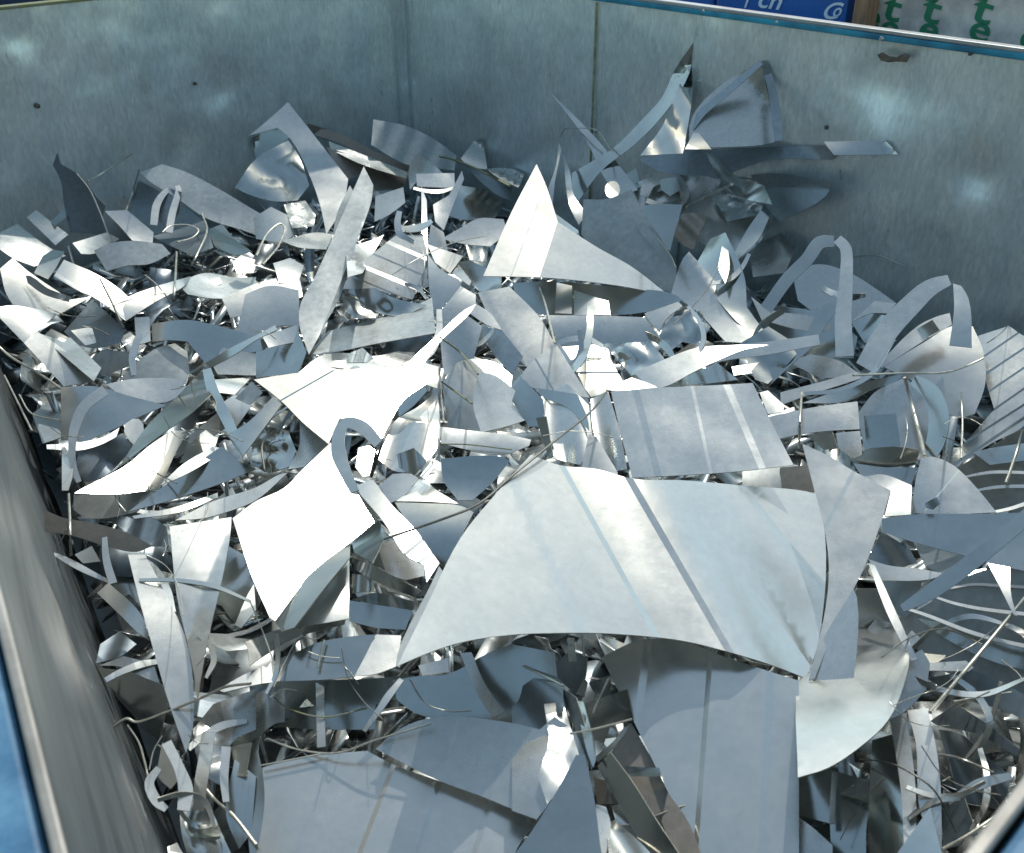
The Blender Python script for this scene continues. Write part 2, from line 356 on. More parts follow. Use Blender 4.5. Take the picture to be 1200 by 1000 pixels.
GS = 4.0; GX0, GY0 = -200.0, -40.0; GW, GH = 400, 310      # coverage grid over the sight lines
TB = None
def grid_init():
    global TB
    xs = GX0 + GS*(np.arange(GW)+.5); ys = GY0 + GS*(np.arange(GH)+.5)
    X, Y = np.meshgrid(xs, ys)
    TB = t_walls(X, Y)
def raster(px, tv, tris):
    """-> dict of flat grid index arrays and depths of a triangulated piece"""
    idx, val = [], []
    gx = (px[:, 0]-GX0)/GS - .5; gy = (px[:, 1]-GY0)/GS - .5
    for (a, b, c) in tris:
        x0, x1 = int(max(0, math.ceil(min(gx[a], gx[b], gx[c])))), int(min(GW-1, math.floor(max(gx[a], gx[b], gx[c]))))
        y0, y1 = int(max(0, math.ceil(min(gy[a], gy[b], gy[c])))), int(min(GH-1, math.floor(max(gy[a], gy[b], gy[c]))))
        if x1 < x0 or y1 < y0: continue
        X, Y = np.meshgrid(np.arange(x0, x1+1), np.arange(y0, y1+1))
        den = (gy[b]-gy[c])*(gx[a]-gx[c]) + (gx[c]-gx[b])*(gy[a]-gy[c])
        if abs(den) < 1e-9: continue
        l1 = ((gy[b]-gy[c])*(X-gx[c]) + (gx[c]-gx[b])*(Y-gy[c]))/den
        l2 = ((gy[c]-gy[a])*(X-gx[c]) + (gx[a]-gx[c])*(Y-gy[c]))/den
        l3 = 1-l1-l2; m = (l1 >= -.02) & (l2 >= -.02) & (l3 >= -.02)
        if m.any():
            it = (l1/tv[a] + l2/tv[b] + l3/tv[c])
            idx.append((Y*GW+X)[m]); val.append(1/it[m])
    if not idx: return np.array([], int), np.array([])
    return np.concatenate(idx), np.concatenate(val)

ANG = {'W': 5, 'V': 8, 'B': 12, 'L': 18, 'M': 26, 'D': 40, 'K': 58}
def unit(v): v = np.array(v, float); return v/np.linalg.norm(v)
def normal_for(cls, az, px, py):
    v = -unit(ray(px, py)); hv = unit(v + SUNV); ang = math.radians(ANG[cls] if cls in ANG else float(cls))
    a = math.radians(az); t = np.array([math.cos(a), math.sin(a), 0.0]); t = unit(t - hv*(t @ hv))
    n = hv*math.cos(ang) + t*math.sin(ang)
    if n @ v < 0.34:                                   # keep the face turned to where it is seen from
        w = unit(n - v*(n @ v)); n = v*0.34 + w*math.sqrt(1-0.34**2)
    return n
def soften(P):
    """curves through the shallow corners of an outline, sharp corners kept"""
    P = [np.array(p, float) for p in P]; n = len(P)
    if n < 5: return P
    def turn(i):
        a, b = P[i]-P[i-1], P[(i+1) % n]-P[i]
        return abs(math.degrees(math.atan2(a[0]*b[1]-a[1]*b[0], a @ b)))
    T = [turn(i) for i in range(n)]; out = []
    for i in range(n):
        j = (i+1) % n; out.append(P[i]); L_ = np.linalg.norm(P[j]-P[i])
        ci, cj = T[i] > 31, T[j] > 31
        if (ci and cj) or L_ < 4: continue
        lp, ln_ = np.linalg.norm(P[i]-P[i-1]), np.linalg.norm(P[(j+1) % n]-P[j])
        ti = (P[j]-P[i]) if ci else (unit(P[i]-P[i-1])+unit(P[j]-P[i]))/2*L_
        tj = (P[j]-P[i]) if cj else (unit(P[j]-P[i])+unit(P[(j+1) % n]-P[j]))/2*L_
        m = 3 if L_ < 25 else 5
        for k in range(1, m):
            t = k/m; out.append((2*t**3-3*t*t+1)*P[i] + (t**3-2*t*t+t)*ti + (-2*t**3+3*t*t)*P[j] + (t**3-t*t)*tj)
    return out
def dir_px(a): return np.array([math.cos(a), -math.sin(a)])
THK = 0.0017
PIECES = []
def add_piece(name, label, cat, group, px, tf, faces, mat, front=True, thick=THK, slack=12, smooth=28, behind_ok=False, emat='edge', maxpush=0.86):
    """px: (n,2) photo pixels, tf: forward depth per vertex, faces: index lists"""
    px = np.array(px, float); tf = np.array(tf, float)
    tris = []
    for f in faces:
        for k in range(1, len(f)-1): tris.append((f[0], f[k], f[k+1]))
    idx, val = raster(px, tf, tris)
    vis = 0
    flat = TB.ravel()
    if len(idx):
        r = flat[idx]/val
        if front:
            s = min(1.0, float(np.percentile(r, slack)) - 0.0015); s = max(s, maxpush)
        else:
            s = max(1.0, float(np.percentile(r, 92)) + 0.0025)
            if s > 1.16: return None
    else: s = 1.0
    tf = tf*s
    if front:
        tw = t_walls(px[:, 0], px[:, 1]); tf = np.minimum(tf, tw)
    if len(idx):
        v2 = val*s; seen = v2 < flat[idx]; vis = len(set(idx[seen].tolist()))
        if not front and vis < 14: return None
        if not front:
            tw = t_walls(px[:, 0], px[:, 1])
            if (tf > tw).any(): return None
        np.minimum.at(flat, idx, v2)
    W = CAM + ray(px[:, 0], px[:, 1])*tf[:, None]
    if not front:
        if (W[:, 2] < -1.28).any(): return None
    loc = W.mean(axis=0)
    # solid sheet: top, underside, cut edges with their own vertices
    nv = len(W); vn = np.zeros((nv, 3))
    for f in faces:
        a, b, c = W[f[0]], W[f[1]], W[f[2]]
        nn = np.zeros(3)
        for k in range(len(f)):
            p, q = W[f[k]], W[f[(k+1) % len(f)]]; nn += np.cross(p-W[f[0]], q-W[f[0]])
        for k in f: vn[k] += nn
    ln = np.linalg.norm(vn, axis=1)[:, None]; ln[ln == 0] = 1; vn /= ln
    mid = unit(CAM-loc)
    if (vn @ mid).mean() < 0: faces = [list(f)[::-1] for f in faces]; vn = -vn
    V = list(W) + list(W - vn*thick); Fc = [list(f) for f in faces] + [[k+nv for k in f[::-1]] for f in faces]
    fm = [0]*len(Fc)
    ec = {}
    for f in faces:
        for k in range(len(f)):
            e = (f[k], f[(k+1) % len(f)]); ec[e] = 1
    bnd = [e for e in ec if (e[1], e[0]) not in ec]
    for (a, b) in bnd:
        k = len(V); V += [W[a], W[b], W[b]-vn[b]*thick, W[a]-vn[a]*thick]; Fc.append([k+1, k, k+3, k+2]); fm.append(1)
    o = mesh_obj(name, V, Fc, [M[mat], M[emat]], fm, None, smooth, loc)
    tag(o, label, cat, group)
    PIECES.append((o, px.mean(axis=0), vis))
    return o

def parse_opts(s):
    o = {}
    for k in s.split():
        a, _, b = k.partition('='); o.setdefault(a, []).append(b)
    return o
def cut_poly(P, cuts):
    """P: outline in px; cuts: list of (point, direction) lines -> verts, faces"""
    bm = bmesh.new()
    vs = [bm.verts.new((x, y, 0)) for x, y in P]
    bm.faces.new(vs)
    bmesh.ops.recalc_face_normals(bm, faces=bm.faces)
    for (p, d) in cuts:
        n = Vector((-d[1], d[0], 0)).normalized()
        bmesh.ops.bisect_plane(bm, geom=bm.verts[:] + bm.edges[:] + bm.faces[:], dist=0.02, plane_co=(p[0], p[1], 0), plane_no=n)
    bmesh.ops.triangulate(bm, faces=[f for f in bm.faces if len(f.verts) > 4])
    bm.verts.ensure_lookup_table(); bm.verts.index_update()
    V = np.array([v.co[:2] for v in bm.verts]); Fc = [[v.index for v in f.verts] for f in bm.faces]
    bm.free(); return V, Fc
def round_outline(P, amt):
    """Chaikin smoothing of a closed outline"""
    for _ in range(amt):
        Q = []
        for i in range(len(P)):
            a, b = np.array(P[i]), np.array(P[(i+1) % len(P)]); Q += [a*.75+b*.25, a*.25+b*.75]
        P = Q
    return P
def spline(P, n=6):
    """Catmull-Rom through the rows of P"""
    P = np.array(P, float); out = []
    Q = np.vstack([2*P[0]-P[1], P, 2*P[-1]-P[-2]])
    for i in range(1, len(Q)-2):
        a, b, c, d = Q[i-1], Q[i], Q[i+1], Q[i+2]
        for k in range(n):
            t = k/n; out.append(.5*((2*b) + (c-a)*t + (2*a-5*b+4*c-d)*t*t + (3*b-a-3*c+d)*t**3))
    out.append(P[-1]); return np.array(out)

def sheet(name, label, cat, P, cls, az, opt, mat, group=None, front=True, rseed=0):
    P = [tuple(p) for p in P]
    if 'round' in opt: P = round_outline(P, int(opt['round'][0]))
    P = [tuple(p) for p in soften(P)]
    A = np.array(P); c = (A.min(axis=0)+A.max(axis=0))/2; ext = np.linalg.norm(A.max(axis=0)-A.min(axis=0))
    cuts = []
    ribbed = 'r' in opt; step = max(ext/(float(opt['n'][0]) if 'n' in opt else 22 if 'c' in opt else 24 if (ribbed or ext > 140 or 'w' in opt) else 12), 3)
    if 'c' in opt: opt.setdefault('phi', [str(17 + (rseed*53) % 60)])
    for ang in ((0, 90) if 'phi' not in opt else (float(opt['phi'][0]), float(opt['phi'][0])+90)):
        d = dir_px(math.radians(ang)); nn = np.array([-d[1], d[0]]); m = int(ext/2/step)
        for k in range(-m, m+1): cuts.append((c + nn*(k*step+.37), d))
    ribs = []
    for r in opt.get('r', []):
        v = [float(q) for q in r.replace(':', ',').split(',')]
        a, b, w, h = np.array(v[:2]), np.array(v[2:4]), v[4], v[5]; d = unit(b-a); nn = np.array([-d[1], d[0]])
        for k in (-.5, .5): cuts.append((a + nn*w*k, d))
        ribs.append((a, nn, w, h*0.0005))
    folds = []
    for r in opt.get('f', []):
        v = [float(q) for q in r.replace(':', ',').split(',')]; a, b = np.array(v[:2]), np.array(v[2:4]); d = unit(b-a)
        cuts.append((a, d)); cuts.append((a + np.array([-d[1], d[0]])*3, d)); folds.append((a, b, v[4]))
    V, Fc = cut_poly(P, cuts)
    n = normal_for(cls, az, c[0], c[1])
    t0 = float(depth_heap(np.array(c[0]), np.array(c[1]), float(opt.get('z', ['0.02'])[0])))
    if 'h' in opt:                       # stands against the wall / above the heap: foot at the heap
        foot = A[np.argmax(A[:, 1])]; t0 = float(depth_heap(np.array(foot[0]), np.array(foot[1]), 0.0))
        C0 = CAM + ray(foot[0], foot[1])*t0
    else:
        C0 = CAM + ray(c[0], c[1])*t0
    e1 = unit(np.cross(np.array([0, 1.0, 0.05]), n)) if abs(n[1]) < .98 else np.array([1., 0, 0]); e2 = np.cross(n, e1)
    D = ray(V[:, 0], V[:, 1])
    if not (set(opt) & {'b', 'flat', 'w', 't', 'c'}) and rseed:
        q = random.Random(rseed); half = ext/2/F_PX*t0
        opt['b'] = ['%f:%f' % (q.uniform(0, 180), q.choice((-1, -1, 1))*min(4.5, q.uniform(.14, .42)/max(half, .01)))]
    def f_of(X, px):
        u = (X-C0) @ e1; v = (X-C0) @ e2; w = np.zeros(len(u))
        for b in opt.get('b', []):
            a, k = [float(q) for q in b.split(':')]; s = u*math.cos(math.radians(a)) + v*math.sin(math.radians(a)); w += k*s*s/2
        for b in opt.get('w', []):
            a, am, lam, ph = [float(q) for q in b.split(':')]; s = u*math.cos(math.radians(a)) + v*math.sin(math.radians(a)); w += am*0.001*np.sin(2*math.pi*(s/(lam*0.01) + ph))
        for r in opt.get('k', []):
            x0, y0, x1, y1, sg, hh = [float(q) for q in r.split(',')]; d_ = unit(np.array([x1-x0, y1-y0])); s = ((px[:, 0]-x0)*-d_[1] + (px[:, 1]-y0)*d_[0])/sg
            w += hh*0.001*np.exp(-s*s)
        for b in opt.get('c', []):
            am, fq = [float(q) for q in b.split(':')]
            w += am*0.00055*np.array([abs(mnoise.noise(Vector((a*fq+rseed, b_*fq, 3.1))))*2 + .5*abs(mnoise.noise(Vector((a*fq*2.3, b_*fq*2.3+rseed, 7.7)))) for a, b_ in zip(u, v)])
        for b in opt.get('t', []): w += float(b)*u*v
        for (a, b2, deg) in folds:
            pa = on_plane(a[0], a[1], C0, n); pb = on_plane(b2[0], b2[1], C0, n); dd = unit(pb-pa); side = np.cross(n, dd)
            s = (X-pa) @ side; w += math.tan(math.radians(deg))*np.maximum(0, s)
        for (a, nn, ww, h) in ribs:
            s = ((px-a) @ nn)/ww; w += h*np.clip(s+.5, 0, 1)
        if rseed and 'flat' not in opt:
            k = 3.0
            w += 0.012*np.array([mnoise.noise(Vector((a*k+rseed, b*k, rseed*.7))) for a, b in zip(u, v)])*min(1, ext/150)
        return w
    w = np.zeros(len(V))
    vdn = D @ n
    for _ in range(26):
        t = ((C0 - CAM) @ n + w)/vdn; X = CAM + D*t[:, None]; w = np.clip(0.65*w + 0.35*f_of(X, V), -0.2, 0.2)
    t = np.clip(((C0 - CAM) @ n + w)/vdn, t0*0.72, t0*1.25)
    return add_piece(name, label, cat, group, V, t, Fc, mat, front, smooth=(float(opt['sm'][0]) if 'sm' in opt else 6 if ribbed else 30 if 'c' in opt else 26), maxpush=float(opt.get('mp', ['0.86'])[0]))

def ribbon(name, label, cat, P, cls, az, opt, mat, group=None, front=True):
    C = spline(P, 7); xy = C[:, :2]; wd = np.maximum(C[:, 2], 1.0)
    c = (xy.min(axis=0)+xy.max(axis=0))/2
    n = normal_for(cls, az, c[0], c[1])
    foot = xy[np.argmax(xy[:, 1])] if 'h' in opt else c
    t0 = float(depth_heap(np.array(foot[0]), np.array(foot[1]), float(opt.get('z', ['0.02'])[0]))); C0 = CAM + ray(foot[0], foot[1])*t0
    a0, a1 = [float(q) for q in opt.get('tw', ['0:0'])[0].split(':')]
    m = len(xy); tang = np.gradient(xy, axis=0); tang /= np.maximum(np.linalg.norm(tang, axis=1), 1e-6)[:, None]; nn = np.stack([-tang[:, 1], tang[:, 0]], 1)
    amp = float(opt.get('arc', ['0'])[0])
    V, T = [], []; NW = 3
    for i in range(m):
        fr = i/(m-1); an = math.radians(a0 + (a1-a0)*fr)
        for j in range(NW):
            k = j/(NW-1)-.5; p = xy[i] + nn[i]*wd[i]*k
            d = ray(p[0], p[1]); t = ((C0-CAM) @ n)/(d @ n); t = min(max(t, t0*.75), t0*1.2)
            wm = wd[i]*t/F_PX
            t += wm*k*math.tan(an) + amp*0.01*math.sin(math.pi*fr)*-1
            V.append(p); T.append(t)
    Fc = [[i*NW+j, i*NW+j+1, (i+1)*NW+j+1, (i+1)*NW+j] for i in range(m-1) for j in range(NW-1)]
    return add_piece(name, label, cat, group, V, T, Fc, mat, front, slack=15)

def wire(name, label, cat, P, cls, az, opt, mat, group=None):
    C = spline(P, 6); xy = C[:, :2]; r = float(opt.get('d', ['2.2'])[0])/2
    # lies on what is under it: follows the nearest surface, smoothed
    flat = TB
    ts = []
    for (x, y) in xy:
        i = int(np.clip((x-GX0)/GS, 1, GW-2)); j = int(np.clip((y-GY0)/GS, 1, GH-2)); ts.append(min(TB[j-1:j+2, i-1:i+2].min(), float(depth_heap(np.array(x), np.array(y), 0.02))))
    ts = np.array(ts); fr = np.linspace(0, 1, len(ts)); k = np.polyfit(fr, ts, 2 if len(ts) > 5 else 1); fit = np.polyval(k, fr); fit += min(0, (ts-fit).min()*0.85) - 0.006
    W = CAM + ray(xy[:, 0], xy[:, 1])*fit[:, None]; loc = W.mean(axis=0)
    rad = r*fit.mean()/F_PX; V, Fc = [], []; ns = 6
    for i in range(len(W)):
        t = unit(W[min(i+1, len(W)-1)] - W[max(i-1, 0)]); a = unit(np.cross(t, [0.1, .2, 1])); b = np.cross(t, a)
        for q in range(ns): V.append(W[i] + (a*math.cos(2*math.pi*q/ns) + b*math.sin(2*math.pi*q/ns)*.8)*rad)
    for i in range(len(W)-1):
        for q in range(ns): Fc.append([i*ns+q, i*ns+(q+1) % ns, (i+1)*ns+(q+1) % ns, (i+1)*ns+q])
    Fc += [list(range(ns))[::-1], list(range((len(W)-1)*ns, len(W)*ns))]
    o = mesh_obj(name, V, Fc, [M[mat]], None, None, 60, loc); tag(o, label, cat, group); PIECES.append((o, xy.mean(axis=0), 9)); return o

ROW = {'A': 100, 'B': 300, 'C': 500, 'D': 750}
def tile_pts(tile, s, ribbon_=False):
    if tile == 'F': k, ox, oy = 1.0, 0, 0
    else: k, ox, oy = .25, 300*int(tile[1]), ROW[tile[0]]
    out = []
    for q in s.split():
        v = [float(a) for a in q.split(',')]; v = [ox+v[0]*k, oy+v[1]*k] + [a*k for a in v[2:]]; out.append(v)
    return out
def tile_opt(tile, opt):
    if tile == 'F': return opt
    ox, oy = 300*int(tile[1]), ROW[tile[0]]
    for key in ('r', 'f'):
        if key in opt:
            new = []
            for r in opt[key]:
                v = [float(q) for q in r.replace(':', ',').split(',')]; v[0] = ox+v[0]*.25; v[1] = oy+v[1]*.25; v[2] = ox+v[2]*.25; v[3] = oy+v[3]*.25
                if key == 'r': v[4] *= .25
                new.append(','.join(str(q) for q in v))
            opt[key] = new
    return opt
